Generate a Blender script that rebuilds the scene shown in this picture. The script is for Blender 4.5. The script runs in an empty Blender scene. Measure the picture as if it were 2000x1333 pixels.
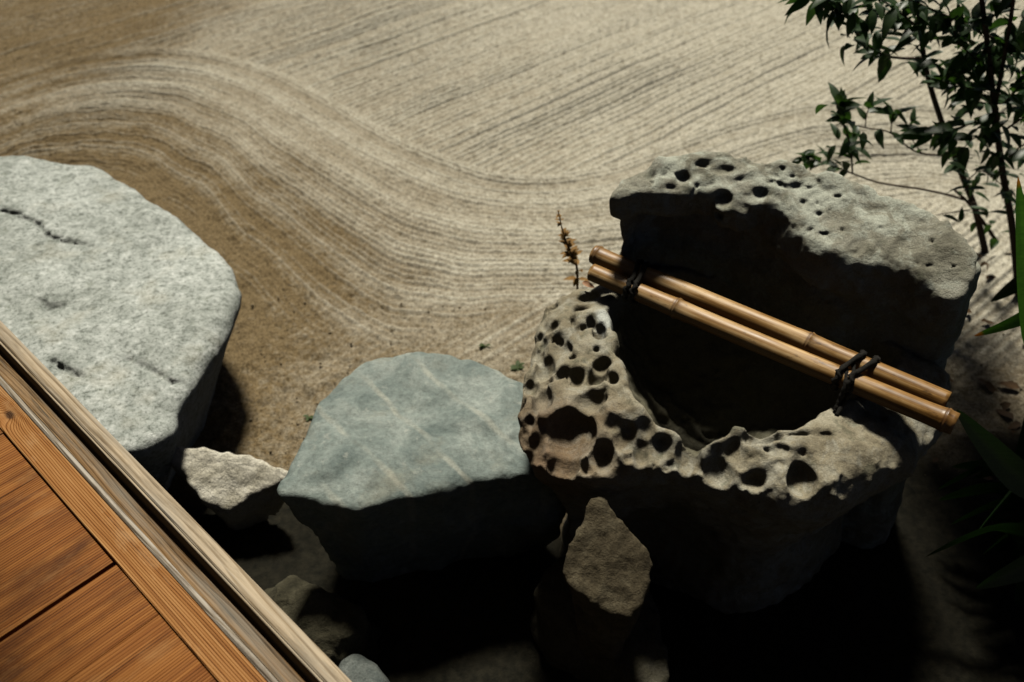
import bpy, math, random
import numpy as np
from mathutils import Vector, Matrix

random.seed(7); RNG = np.random.default_rng(7)
scene = bpy.context.scene

# ------------------------------------------------------------------ camera, sky, sun, exposure
FPX, CX, CY = 1800.0, 1000.0, 666.5
PITCH = math.atan(1631 / 1800); CP, SP = math.cos(PITCH), math.sin(PITCH)
CAMZ = 1.6
cam = bpy.data.cameras.new('camera'); camo = bpy.data.objects.new('camera', cam)
scene.collection.objects.link(camo); scene.camera = camo
camo.location = (0, 0, CAMZ); camo.rotation_euler = (math.pi / 2 - PITCH, 0, 0)
cam.sensor_width = 36; cam.lens = FPX / 2000 * 36
cam.clip_start = 0.02; cam.clip_end = 2000
cam.dof.use_dof = True; cam.dof.focus_distance = 1.45
cam.dof.aperture_fstop = 3.5; cam.dof.aperture_blades = 0

SUN_EL, SUN_AZ = math.radians(61), math.radians(-4)       # azimuth to the right of straight ahead
world = bpy.data.worlds.new('World'); scene.world = world; world.use_nodes = True
wn = world.node_tree.nodes; wl = world.node_tree.links
sky = wn.new('ShaderNodeTexSky'); sky.sky_type = 'NISHITA'; sky.sun_disc = False
sky.air_density = 0.1; sky.dust_density = 0.6; sky.ozone_density = 0.0
sky.sun_elevation = SUN_EL; sky.sun_rotation = SUN_AZ
bg = wn['Background']; bg.inputs['Strength'].default_value = 0.05
wl.new(sky.outputs[0], bg.inputs['Color'])
sd = bpy.data.lights.new('sun', 'SUN'); sd.energy = 5.0; sd.angle = math.radians(8.5); sd.color = (1.0, 0.945, 0.82)   # hazy sun: soft-edged shadows
so = bpy.data.objects.new('sun', sd); scene.collection.objects.link(so)
SUN_DIR = Vector((math.sin(SUN_AZ) * math.cos(SUN_EL), math.cos(SUN_AZ) * math.cos(SUN_EL), math.sin(SUN_EL)))
so.rotation_euler = SUN_DIR.to_track_quat('Z', 'Y').to_euler(); so.location = (0.3, 4, 6)
scene.view_settings.view_transform = 'Standard'; scene.view_settings.look = 'None'
scene.view_settings.exposure = 0.0; scene.view_settings.gamma = 1.0
scene.view_settings.use_curve_mapping = False
scene.cycles.use_denoising = True
scene.cycles.max_bounces = 6; scene.cycles.diffuse_bounces = 1; scene.cycles.sample_clamp_indirect = 0.009

# ------------------------------------------------------------------ helpers
def at(px, py, z):
    """point of the place at height z seen at a photo position"""
    x, y = px - CX, py - CY
    dz, dy = y * CP + FPX * SP, -y * SP + FPX * CP
    k = (CAMZ - z) / dz
    return (x * k, dy * k, z)
def atY(px, py, Y):
    x, y = px - CX, py - CY
    dz, dy = y * CP + FPX * SP, -y * SP + FPX * CP
    k = Y / dy
    return (x * k, Y, CAMZ - dz * k)
def ray(px, py):
    x, y = px - CX, py - CY
    v = np.array([x, -y * SP + FPX * CP, -(y * CP + FPX * SP)]); return v / np.linalg.norm(v)

COL = scene.collection
def tag(o, label=None, cat=None, group=None, kind=None):
    if label: o['label'] = label
    if cat: o['category'] = cat
    if group: o['group'] = group
    if kind: o['kind'] = kind
    return o
def empty(name, loc=(0, 0, 0), rz=0.0):
    o = bpy.data.objects.new(name, None); COL.objects.link(o); o.location = loc; o.rotation_euler = (0, 0, rz)
    o.empty_display_size = 0.05; return o
def mesh_np(name, V, F, smooth=True):
    """V (n,3), F (m,3|4) numpy -> mesh"""
    V = np.asarray(V, np.float32); F = np.asarray(F, np.int32); k = F.shape[1]
    me = bpy.data.meshes.new(name)
    me.vertices.add(len(V)); me.vertices.foreach_set('co', V.ravel())
    me.loops.add(F.size); me.loops.foreach_set('vertex_index', F.ravel())
    me.polygons.add(len(F)); me.polygons.foreach_set('loop_start', np.arange(0, F.size, k, dtype=np.int32))
    me.update(calc_edges=True); me.validate()
    if smooth: me.polygons.foreach_set('use_smooth', np.ones(len(me.polygons), bool))
    me.update(); return me
def mesh_py(name, V, F, smooth=True):
    me = bpy.data.meshes.new(name); me.from_pydata([tuple(v) for v in V], [], F); me.update()
    if smooth: me.polygons.foreach_set('use_smooth', [True] * len(me.polygons))
    return me
def obj(name, me, mat=None, parent=None, loc=None):
    o = bpy.data.objects.new(name, me); COL.objects.link(o)
    if mat and not me.materials: me.materials.append(mat)
    if parent: o.parent = parent
    if loc: o.location = loc
    return o

# numpy value noise
_LAT = np.random.default_rng(3).random((64, 64, 64)).astype(np.float32)
def vnoise(x, y, z, s, off=0.0):
    x, y, z = x * s + off + 500, y * s + off * 1.7 + 500, z * s + off * 2.3 + 500
    xi, yi, zi = np.floor(x).astype(np.int32), np.floor(y).astype(np.int32), np.floor(z).astype(np.int32)
    fx, fy, fz = x - xi, y - yi, z - zi
    fx, fy, fz = [t * t * (3 - 2 * t) for t in (fx, fy, fz)]
    x0, y0, z0 = xi & 63, yi & 63, zi & 63; x1, y1, z1 = (xi + 1) & 63, (yi + 1) & 63, (zi + 1) & 63
    L = _LAT
    a = L[x0, y0, z0] * (1 - fx) + L[x1, y0, z0] * fx; b = L[x0, y1, z0] * (1 - fx) + L[x1, y1, z0] * fx
    c = L[x0, y0, z1] * (1 - fx) + L[x1, y0, z1] * fx; d = L[x0, y1, z1] * (1 - fx) + L[x1, y1, z1] * fx
    return ((a * (1 - fy) + b * fy) * (1 - fz) + (c * (1 - fy) + d * fy) * fz) * 2 - 1
def fbm(x, y, z, s, octs=3, off=0.0, gain=0.5):
    r, a = 0, 1.0
    for i in range(octs):
        r = r + a * vnoise(x, y, z, s * 2.03 ** i, off + i * 7.1); a *= gain
    return r
def smax(a, b, k):
    h = np.clip(0.5 - 0.5 * (b - a) / k, 0, 1)
    return b * (1 - h) + a * h + k * h * (1 - h)
def sstep(x, a, b):
    t = np.clip((x - a) / (b - a), 0, 1); return t * t * (3 - 2 * t)
def poly2d(P, X, Y):
    """signed distance to polygon, negative inside"""
    P = np.asarray(P, np.float64)[:, :2]; n = len(P)
    d = np.full(np.broadcast(X, Y).shape, 1e9); s = np.ones_like(d)
    for i in range(n):
        a, b = P[i], P[i - 1]; ex, ey = b - a
        wx, wy = X - a[0], Y - a[1]
        t = np.clip((wx * ex + wy * ey) / (ex * ex + ey * ey + 1e-12), 0, 1)
        d = np.minimum(d, (wx - ex * t) ** 2 + (wy - ey * t) ** 2)
        c1, c2, c3 = Y >= a[1], Y < b[1], ex * wy > ey * wx
        s = np.where((c1 & c2 & c3) | (~c1 & ~c2 & ~c3), -s, s)
    return s * np.sqrt(d)
def smooth_poly(P, n=2):
    P = np.asarray(P, float)
    for _ in range(n):
        Q = np.roll(P, -1, 0); P = np.stack([P * 0.75 + Q * 0.25, P * 0.25 + Q * 0.75], 1).reshape(-1, P.shape[1])
    return P

def surface_nets(v, org, h):
    s = v < 0
    nx, ny, nz = v.shape
    cnt = np.zeros((nx - 1, ny - 1, nz - 1), np.int8)
    for i in (0, 1):
        for j in (0, 1):
            for k in (0, 1):
                cnt += s[i:nx - 1 + i, j:ny - 1 + j, k:nz - 1 + k]
    act = np.argwhere((cnt > 0) & (cnt < 8))
    idx = np.full(cnt.shape, -1, np.int32); idx[act[:, 0], act[:, 1], act[:, 2]] = np.arange(len(act))
    acc = np.zeros((len(act), 3)); num = np.zeros(len(act))
    corners = [(i, j, k) for i in (0, 1) for j in (0, 1) for k in (0, 1)]
    for a in corners:
        for ax in range(3):
            if a[ax]: continue
            b = list(a); b[ax] = 1
            va = v[act[:, 0] + a[0], act[:, 1] + a[1], act[:, 2] + a[2]]
            vb = v[act[:, 0] + b[0], act[:, 1] + b[1], act[:, 2] + b[2]]
            m = (va < 0) != (vb < 0)
            t = np.where(m, va / np.where(m, va - vb, 1), 0)
            p = np.array(a, float)[None].repeat(len(act), 0); p[:, ax] += t
            acc += np.where(m[:, None], p, 0); num += m
    V = (act + acc / num[:, None]) * h + np.asarray(org)
    quads = []
    for ax in range(3):
        o1, o2 = (ax + 1) % 3, (ax + 2) % 3
        sl0 = [slice(None)] * 3; sl1 = [slice(None)] * 3; sl0[ax] = slice(0, -1); sl1[ax] = slice(1, None)
        A, B = s[tuple(sl0)], s[tuple(sl1)]
        e = np.argwhere(A != B)
        e = e[(e[:, o1] > 0) & (e[:, o2] > 0) & (e[:, o1] < v.shape[o1] - 1) & (e[:, o2] < v.shape[o2] - 1)]
        ins = A[e[:, 0], e[:, 1], e[:, 2]]
        def cell(d1, d2):
            c = e.copy(); c[:, o1] += d1; c[:, o2] += d2; return idx[c[:, 0], c[:, 1], c[:, 2]]
        q = np.stack([cell(-1, -1), cell(0, -1), cell(0, 0), cell(-1, 0)], 1)
        q[~ins] = q[~ins][:, ::-1]
        quads.append(q)
    return V, np.concatenate(quads)

def rock(name, fn, lo, hi, vox, rough=(), pits=(), parent=None, mat=None):
    """fn(X,Y,Z) signed distance; rough: (scale, amp, octaves, offset); pits: (centre, radii, k)"""
    xs = np.arange(lo[0], hi[0], vox); ys = np.arange(lo[1], hi[1], vox); zs = np.arange(lo[2], hi[2], vox)
    X, Y, Z = xs[:, None, None], ys[None, :, None], zs[None, None, :]
    d = np.ascontiguousarray(np.broadcast_to(fn(X, Y, Z), (len(xs), len(ys), len(zs)))).astype(np.float64)
    if rough:
        I = np.nonzero(np.abs(d) < 0.035)
        bx, by, bz = xs[I[0]], ys[I[1]], zs[I[2]]
        a = np.zeros(len(bx))
        for sc, amp, oc, off in rough: a += amp * fbm(bx, by, bz, sc, oc, off)
        d[I] += a
    for c, r, k in pits:
        R = np.array(r) + 0.02
        sl = []
        for ax, arr in enumerate((xs, ys, zs)):
            sl.append(slice(max(0, np.searchsorted(arr, c[ax] - R[ax])), np.searchsorted(arr, c[ax] + R[ax])))
        if any(q.start >= q.stop for q in sl): continue
        lx, ly, lz = xs[sl[0]][:, None, None] - c[0], ys[sl[1]][None, :, None] - c[1], zs[sl[2]][None, None, :] - c[2]
        wob = 1 + 0.16 * vnoise(lx + c[0] + 0 * ly + 0 * lz, ly + c[1] + 0 * lx + 0 * lz, lz + c[2] + 0 * lx + 0 * ly, 0.9 / max(min(r), 0.006), 3.3)
        q = np.sqrt((lx / r[0]) ** 2 + (ly / r[1]) ** 2 + (lz / r[2]) ** 2) / wob
        e = (q - 1) * min(r)
        d[tuple(sl)] = smax(d[tuple(sl)], -e, k)
    # close the grid
    d[0] = np.maximum(d[0], vox); d[-1] = np.maximum(d[-1], vox); d[:, 0] = np.maximum(d[:, 0], vox); d[:, -1] = np.maximum(d[:, -1], vox)
    d[:, :, 0] = np.maximum(d[:, :, 0], vox); d[:, :, -1] = np.maximum(d[:, :, -1], vox)
    V, F = surface_nets(d, lo, vox)
    return obj(name, mesh_np(name, V, F), mat, parent)

def march(fn, P):
    """pixel list -> surface points of a signed-distance rock"""
    R = np.array([ray(*p) for p in P]); t = np.full(len(P), 0.9)
    for _ in range(140):
        q = R * t[:, None] + np.array([0, 0, CAMZ])
        d = fn(q[:, 0], q[:, 1], q[:, 2]); t += np.clip(d, -0.01, 0.05) * 0.7
    return R * t[:, None] + np.array([0, 0, CAMZ]), np.abs(d) < 0.004

# ------------------------------------------------------------------ material helpers
class NT:
    def __init__(s, name):
        s.m = bpy.data.materials.new(name); s.m.use_nodes = True; s.t = s.m.node_tree; s.n = s.t.nodes; s.b = s.n['Principled BSDF']
        s.out = s.n['Material Output']
    def L(s, a, b): s.t.links.new(a, b)
    def node(s, typ, **kw):
        nd = s.n.new(typ)
        for k, v in kw.items():
            if k in nd.inputs: 
                if hasattr(v, 'links'): s.L(v, nd.inputs[k])
                else: nd.inputs[k].default_value = v
            else: setattr(nd, k, v)
        return nd
    def obj(s): return s.node('ShaderNodeTexCoord').outputs['Object']
    def mapping(s, vec, scale=(1, 1, 1), loc=(0, 0, 0), rot=(0, 0, 0)):
        nd = s.node('ShaderNodeMapping', Scale=scale, Location=loc, Rotation=rot); s.L(vec, nd.inputs['Vector']); return nd.outputs[0]
    def noise(s, vec, scale, detail=4, rough=0.55, dist=0.0):
        return s.node('ShaderNodeTexNoise', Vector=vec, Scale=scale, Detail=detail, Roughness=rough, Distortion=dist).outputs['Fac']
    def ramp(s, fac, stops):
        r = s.node('ShaderNodeValToRGB'); s.L(fac, r.inputs[0]); cr = r.color_ramp
        while len(cr.elements) < len(stops): cr.elements.new(0.5)
        for e, (p, c) in zip(cr.elements, stops):
            e.position = p; e.color = (*c, 1) if len(c) == 3 else c
        return r.outputs[0]
    def mix(s, fac, a, b, mode='MIX'):
        nd = s.node('ShaderNodeMix', data_type='RGBA', blend_type=mode)
        for v, i in ((fac, 0), (a, 6), (b, 7)):
            if hasattr(v, 'links'): s.L(v, nd.inputs[i])
            else: nd.inputs[i].default_value = v if i == 0 else (*v, 1) if len(v) == 3 else v
        return nd.outputs[2]
    def math(s, op, a, b=0.0, c=0.0):
        nd = s.node('ShaderNodeMath', operation=op)
        for i, v in enumerate((a, b, c)):
            if hasattr(v, 'links'): s.L(v, nd.inputs[i])
            else: nd.inputs[i].default_value = v
        return nd.outputs[0]
    def bump(s, h, strength=0.5, dist=0.002, prev=None):
        nd = s.node('ShaderNodeBump', Strength=strength, Distance=dist); s.L(h, nd.inputs['Height'])
        if prev is not None: s.L(prev, nd.inputs['Normal'])
        return nd.outputs[0]
    def done(s, color, rough=0.85, normal=None, spec=0.3):
        for v, k in ((color, 'Base Color'), (rough, 'Roughness')):
            if hasattr(v, 'links'): s.L(v, s.b.inputs[k])
            else: s.b.inputs[k].default_value = (*v, 1) if k == 'Base Color' else v
        s.b.inputs['Specular IOR Level'].default_value = spec
        if normal is not None: s.L(normal, s.b.inputs['Normal'])
        return s.m

def mat_sand():
    m = NT('raked_sand_material'); v = m.obj()
    a = m.node('ShaderNodeAttribute', attribute_name='damp_shade').outputs['Fac']  # brown sand mask, with shade painted into the rake furrows
    g = m.noise(v, 420, 3, 0.7); g2 = m.noise(v, 60, 4, 0.6); g3 = m.noise(v, 5, 4, 0.6)
    dry = m.ramp(g, [(0.28, (0.28, 0.255, 0.195)), (0.5, (0.48, 0.452, 0.365)), (0.72, (0.64, 0.615, 0.53))])
    wet_shade = m.ramp(g, [(0.28, (0.085, 0.058, 0.026)), (0.52, (0.165, 0.120, 0.062)), (0.75, (0.29, 0.23, 0.14))])
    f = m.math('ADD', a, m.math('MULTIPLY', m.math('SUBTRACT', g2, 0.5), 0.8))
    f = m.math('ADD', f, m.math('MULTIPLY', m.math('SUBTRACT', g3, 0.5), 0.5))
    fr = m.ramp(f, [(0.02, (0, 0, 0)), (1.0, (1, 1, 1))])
    c = m.mix(fr, dry, wet_shade)
    sp = m.ramp(m.noise(v, 150, 3, 0.75), [(0.34, (0.42, 0.40, 0.36)), (0.48, (0.95, 0.95, 0.95)), (0.66, (1.35, 1.35, 1.35))]); c = m.mix(1.0, c, sp, 'MULTIPLY')
    bl = m.ramp(m.noise(m.mapping(v, loc=(4, 4, 0)), 26, 6, 0.7), [(0.33, (0.72, 0.70, 0.66)), (0.52, (1, 1, 1))]); c = m.mix(1.0, c, bl, 'MULTIPLY')
    c = m.mix(m.math('MULTIPLY', m.node('ShaderNodeAttribute', attribute_name='soil').outputs['Fac'], 1.0), c, m.ramp(g2, [(0.3, (0.005, 0.005, 0.003)), (0.7, (0.018, 0.016, 0.010))]))  # near-black earth: part soil colour, part shade put into it
    n = m.bump(m.noise(v, 300, 3, 0.7), 0.55, 0.004); n = m.bump(m.noise(v, 45, 4, 0.6), 0.5, 0.008, n)
    return m.done(c, 0.95, n, 0.15)
def mat_sandstone(name, tones, lichen=None, rust=None, lam=0.5, pale=None):
    m = NT(name); v = m.obj()
    g = m.noise(v, 14, 6, 0.62, 0.3)
    c = m.ramp(g, [(0.28, tones[0]), (0.5, tones[1]), (0.72, tones[2])])
    if lichen:
        l = m.noise(m.mapping(v, loc=(3, 1, 2)), 26, 7, 0.68, 0.6)
        big = m.noise(m.mapping(v, loc=(8, 2, 0)), 5, 3, 0.5)
        l = m.math('ADD', l, m.math('MULTIPLY', m.math('SUBTRACT', big, 0.5), 0.6))
        k = m.ramp(l, [(0.47, (0, 0, 0)), (0.62, (1, 1, 1))])
        c = m.mix(m.math('MULTIPLY', k, lam), c, lichen)
        l2 = m.ramp(m.noise(m.mapping(v, loc=(1, 7, 2)), 34, 5, 0.65), [(0.56, (0, 0, 0)), (0.66, (1, 1, 1))])
        c = m.mix(m.math('MULTIPLY', l2, 0.45), c, (0.075, 0.085, 0.055))
    if rust:
        sx = m.node('ShaderNodeVectorMath', operation='DISTANCE'); m.L(v, sx.inputs[0]); sx.inputs[1].default_value = rust
        q = m.math('ADD', sx.outputs['Value'], m.math('MULTIPLY', m.noise(v, 16, 4), 0.14))
        k = m.ramp(q, [(0.10, (1, 1, 1)), (0.26, (0, 0, 0))])
        c = m.mix(m.math('MULTIPLY', k, 0.8), c, m.ramp(m.noise(v, 40, 4), [(0.3, (0.10, 0.05, 0.022)), (0.7, (0.20, 0.12, 0.062))]))
    if pale:
        sx = m.node('ShaderNodeVectorMath', operation='DISTANCE'); m.L(v, sx.inputs[0]); sx.inputs[1].default_value = pale
        k = m.ramp(m.math('ADD', sx.outputs['Value'], m.math('MULTIPLY', m.math('SUBTRACT', m.noise(v, 45, 4), 0.5), 0.06)), [(0.016, (1, 1, 1)), (0.03, (0, 0, 0))])
        c = m.mix(m.math('MULTIPLY', k, 0.8), c, (0.55, 0.58, 0.54))
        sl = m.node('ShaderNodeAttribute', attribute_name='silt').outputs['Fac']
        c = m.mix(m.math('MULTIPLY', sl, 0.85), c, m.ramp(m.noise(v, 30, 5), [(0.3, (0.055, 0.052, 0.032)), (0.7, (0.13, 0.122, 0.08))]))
    s = m.ramp(m.noise(v, 330, 3, 0.7), [(0.3, (0.72, 0.72, 0.72)), (0.7, (1.2, 1.2, 1.2))])
    c = m.mix(1.0, c, s, 'MULTIPLY')
    n = m.bump(m.noise(v, 520, 3, 0.7), 0.5, 0.0025); n = m.bump(m.noise(v, 95, 6, 0.65), 0.55, 0.007, n)
    return m.done(c, 0.93, n, 0.2)
def mat_granite():
    m = NT('granite_material'); v = m.obj()
    g = m.noise(v, 48, 7, 0.78, 0.2); g2 = m.noise(m.mapping(v, loc=(4, 1, 0)), 130, 4, 0.7)
    c = m.ramp(g, [(0.33, (0.10, 0.113, 0.098)), (0.44, (0.30, 0.325, 0.30)), (0.56, (0.43, 0.455, 0.43)), (0.72, (0.66, 0.685, 0.655))])
    d = m.ramp(g2, [(0.33, (0.45, 0.46, 0.44)), (0.5, (1, 1, 1))])
    c = m.mix(1.0, c, d, 'MULTIPLY')
    w = m.ramp(m.noise(m.mapping(v, loc=(2, 2, 2)), 7, 4, 0.6), [(0.55, (0, 0, 0)), (0.75, (1, 1, 1))])
    c = m.mix(m.math('MULTIPLY', w, 0.3), c, (0.38, 0.33, 0.22))
    st = m.ramp(m.noise(m.mapping(v, loc=(6, 1, 3)), 4.5, 6, 0.65, 0.5), [(0.36, (0.80, 0.81, 0.79)), (0.55, (1.08, 1.08, 1.08)), (0.7, (1.2, 1.2, 1.2))]); c = m.mix(1.0, c, st, 'MULTIPLY')
    li = m.ramp(m.noise(m.mapping(v, loc=(2, 6, 1)), 24, 6, 0.7), [(0.60, (0, 0, 0)), (0.68, (1, 1, 1))]); c = m.mix(m.math('MULTIPLY', li, 0.4), c, (0.16, 0.18, 0.13))
    n = m.bump(m.noise(v, 85, 6, 0.70), 0.34, 0.008); n = m.bump(g2, 0.5, 0.004, n)
    return m.done(c, 0.8, n, 0.25)
def mat_bluestone():
    m = NT('bluestone_material'); v = m.obj()
    g = m.noise(v, 11, 8, 0.68, 0.6)
    c = m.ramp(g, [(0.30, (0.095, 0.125, 0.118)), (0.5, (0.185, 0.222, 0.205)), (0.72, (0.32, 0.355, 0.325))])
    r = m.mapping(v, rot=(0, 0, math.radians(-45)))
    wv = m.node('ShaderNodeTexWave', Vector=r, Scale=2.9, Distortion=2.2, Detail=3.0, **{'Detail Scale': 1.6}).outputs['Fac']
    k = m.ramp(wv, [(0.955, (0, 0, 0)), (0.998, (1, 1, 1))])
    k = m.math('MULTIPLY', k, m.ramp(m.noise(v, 9, 3), [(0.40, (0, 0, 0)), (0.6, (1, 1, 1))]))
    c = m.mix(m.math('MULTIPLY', k, 0.5), c, (0.42, 0.42, 0.35))
    o = m.ramp(m.noise(m.mapping(v, loc=(5, 5, 1)), 10, 5, 0.6), [(0.56, (0, 0, 0)), (0.72, (1, 1, 1))])
    c = m.mix(m.math('MULTIPLY', o, 0.4), c, (0.22, 0.20, 0.14))
    s = m.ramp(m.noise(v, 110, 5, 0.75), [(0.3, (0.66, 0.66, 0.64)), (0.52, (1, 1, 1)), (0.72, (1.25, 1.25, 1.2))]); c = m.mix(1.0, c, s, 'MULTIPLY')
    fl_ = m.ramp(m.noise(m.mapping(v, loc=(1, 9, 3)), 42, 6, 0.7), [(0.58, (0, 0, 0)), (0.68, (1, 1, 1))]); c = m.mix(m.math('MULTIPLY', fl_, 0.4), c, (0.40, 0.41, 0.36))
    n = m.bump(m.noise(v, 38, 8, 0.7), 0.5, 0.010); n = m.bump(m.noise(v, 330, 3, 0.6), 0.3, 0.002, n)
    return m.done(c, 0.72, n, 0.3)
def mat_plain_rock(name, a, b, c2, sc=20):
    m = NT(name); v = m.obj()
    c = m.ramp(m.noise(v, sc, 6, 0.68, 0.3), [(0.3, a), (0.5, b), (0.72, c2)])
    s = m.ramp(m.noise(v, 220, 3, 0.7), [(0.3, (0.7, 0.7, 0.7)), (0.7, (1.2, 1.2, 1.2))]); c = m.mix(1.0, c, s, 'MULTIPLY')
    n = m.bump(m.noise(v, 80, 6, 0.7), 0.8, 0.009); n = m.bump(m.noise(v, 300, 3, 0.7), 0.5, 0.003, n)
    return m.done(c, 0.92, n, 0.2)
def mat_wood(name, dark, mid, light, ring=9.0, fine=1.0, stain=None, stain_amt=0.5, grey=None, rough=0.6, worn=None, knot=None, sscale=(5, 14, 14)):
    """grain runs along local X"""
    m = NT(name); v0 = m.obj()
    rnd = m.node('ShaderNodeObjectInfo').outputs['Random']
    off = m.node('ShaderNodeCombineXYZ', X=m.math('MULTIPLY', rnd, 37.0), Y=m.math('MULTIPLY', rnd, 11.0), Z=m.math('MULTIPLY', rnd, 5.0)).outputs[0]
    vv = m.node('ShaderNodeVectorMath', operation='ADD'); m.L(v0, vv.inputs[0]); m.L(off, vv.inputs[1]); v = vv.outputs[0]
    warp = m.noise(m.mapping(v, scale=(1.6, 6, 6)), 1.0, 2, 0.5)
    sep = m.node('ShaderNodeSeparateXYZ'); m.L(v, sep.inputs[0])
    ph = m.math('ADD', m.math('MULTIPLY', sep.outputs[1], ring * 10), m.math('MULTIPLY', warp, 9.0))
    if knot:
        kd = m.node('ShaderNodeVectorMath', operation='DISTANCE'); m.L(m.mapping(v0, scale=(0.55, 1, 0)), kd.inputs[0]); kd.inputs[1].default_value = (knot[0] * 0.55, knot[1], 0)
        kk_ = m.math('POWER', 2.718, m.math('MULTIPLY', m.math('MULTIPLY', kd.outputs['Value'], kd.outputs['Value']), -4200.0))
        ph = m.math('ADD', ph, m.math('MULTIPLY', kk_, 5.0))
    rings = m.math('FRACT', ph)
    fib = m.noise(m.mapping(v, scale=(6, 420, 420)), 1.0, 3, 0.6)
    fib2 = m.noise(m.mapping(v, scale=(2.2, 90, 90)), 1.0, 4, 0.65)
    rr = m.ramp(rings, [(0.0, (0.15, 0.15, 0.15)), (0.12, (0.75, 0.75, 0.75)), (0.7, (0.62, 0.62, 0.62)), (0.93, (0.2, 0.2, 0.2)), (1.0, (0.15, 0.15, 0.15))])
    t = m.math('ADD', m.math('MULTIPLY', rr, 0.46), m.math('MULTIPLY', fib2, 0.95))
    t = m.math('SUBTRACT', t, 0.29)
    t = m.math('ADD', t, m.math('MULTIPLY', fib, 0.28 * fine))
    c = m.ramp(t, [(0.28, dark), (0.55, mid), (0.86, light)])
    if stain:
        b = m.ramp(m.noise(m.mapping(v, scale=sscale), 1.0, 6, 0.68), [(0.48, (0, 0, 0)), (0.68, (1, 1, 1))])
        c = m.mix(m.math('MULTIPLY', b, stain_amt), c, stain)
    if grey:
        b = m.ramp(m.noise(m.mapping(v, scale=(3, 40, 40), loc=(9, 3, 1)), 1.0, 5, 0.7), [(0.46, (0, 0, 0)), (0.66, (1, 1, 1))])
        c = m.mix(m.math('MULTIPLY', b, 0.7), c, grey)
    if worn:
        b = m.ramp(m.noise(m.mapping(v, scale=(7, 18, 18), loc=(2, 8, 4)), 1.0, 7, 0.7), [(0.54, (0, 0, 0)), (0.72, (1, 1, 1))])
        c = m.mix(m.math('MULTIPLY', b, 0.55), c, worn)
    if knot:
        kc = m.ramp(m.math('ADD', kd.outputs['Value'], m.math('MULTIPLY', m.math('SUBTRACT', m.noise(v0, 150, 3), 0.5), 0.006)), [(0.004, (1, 1, 1)), (0.0085, (0, 0, 0))])
        c = m.mix(m.math('MULTIPLY', kc, 0.85), c, (0.018, 0.007, 0.003))
    h = m.math('ADD', m.math('MULTIPLY', rr, 0.8), m.math('MULTIPLY', fib, 0.5))
    n = m.bump(h, 0.7, 0.0022)
    return m.done(c, rough, n, 0.12)
def mat_bamboo():
    m = NT('bamboo_material'); v = m.obj()
    f = m.noise(m.mapping(v, scale=(3, 160, 160)), 1.0, 4, 0.6); b = m.noise(m.mapping(v, scale=(8, 30, 30)), 1.0, 5, 0.65)
    c = m.ramp(m.math('ADD', m.math('MULTIPLY', f, 0.5), m.math('MULTIPLY', b, 0.5)), [(0.34, (0.085, 0.036, 0.007)), (0.5, (0.29, 0.155, 0.045)), (0.66, (0.58, 0.40, 0.195))])
    sp = m.ramp(m.noise(m.mapping(v, scale=(40, 120, 120), loc=(3, 3, 3)), 1.0, 4, 0.7), [(0.57, (0, 0, 0)), (0.70, (1, 1, 1))])
    c = m.mix(m.math('MULTIPLY', sp, 0.7), c, (0.045, 0.022, 0.01))
    a = m.node('ShaderNodeAttribute', attribute_name='node').outputs['Fac']
    c = m.mix(m.math('MULTIPLY', a, 0.75), c, (0.075, 0.034, 0.014))
    n = m.bump(f, 0.25, 0.0008)
    return m.done(c, m.ramp(b, [(0.3, (0.30, 0.30, 0.30)), (0.7, (0.6, 0.6, 0.6))]), n, 0.5)
def mat_simple(name, a, b, scale=(30, 30, 30), rough=0.6, bump=0.2, trans=0.0, spec=0.4, tip=None):
    m = NT(name); v = m.obj()
    c = m.ramp(m.noise(m.mapping(v, scale=scale), 1.0, 4, 0.6), [(0.3, a), (0.7, b)])
    if tip:
        at_ = m.node('ShaderNodeAttribute', attribute_name='tip').outputs['Fac']; c = m.mix(at_, c, tip)
    n = m.bump(m.noise(m.mapping(v, scale=tuple(2 * q for q in scale)), 1.0, 3), bump, 0.001)
    mm = m.done(c, rough, n, spec)
    if trans:
        tr = m.node('ShaderNodeBsdfTranslucent'); br = m.mix(1.0, c, (1.6, 2.0, 0.7), 'MULTIPLY'); m.L(br, tr.inputs['Color'])
        ms = m.node('ShaderNodeMixShader'); ms.inputs[0].default_value = trans
        m.L(m.b.outputs[0], ms.inputs[1]); m.L(tr.outputs[0], ms.inputs[2]); m.L(ms.outputs[0], m.out.inputs['Surface'])
    return mm

# ------------------------------------------------------------------ ground: raked sand
SANDM = mat_sand()
def gpt(px, py): return at(px, py, 0.0)[:2]
_crest = np.array([gpt(*p) for p in ((-420, 360), (-250, 265), (-100, 190), (60, 128), (180, 100), (300, 92), (420, 100), (540, 135), (660, 195), (760, 252), (850, 300), (960, 338), (1080, 345), (1190, 325), (1300, 285), (1420, 240), (1560, 205), (1720, 195), (1900, 215), (2150, 270), (2500, 380))])
_o = np.argsort(_crest[:, 0]); _crest = _crest[_o]
_gx = np.linspace(-6, 6, 1201); _gy = np.interp(_gx, _crest[:, 0], _crest[:, 1])
_ker = np.hanning(31); _ker /= _ker.sum(); _gy = np.convolve(np.pad(_gy, 15, mode='edge'), _ker, 'valid')
_gs = np.gradient(_gy, _gx)
_n = np.array(gpt(860, 250)); _m = np.array(gpt(1400, 20)); SDIR = (_m - _n) / np.linalg.norm(_m - _n); SN = np.array([-SDIR[1], SDIR[0]])
GRAN = np.array([at(*p, 0.0)[:2] for p in ((-100, 330), (0, 310), (185, 318), (330, 410), (465, 540), (430, 700), (350, 830), (250, 900), (0, 800), (-250, 600))])
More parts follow.
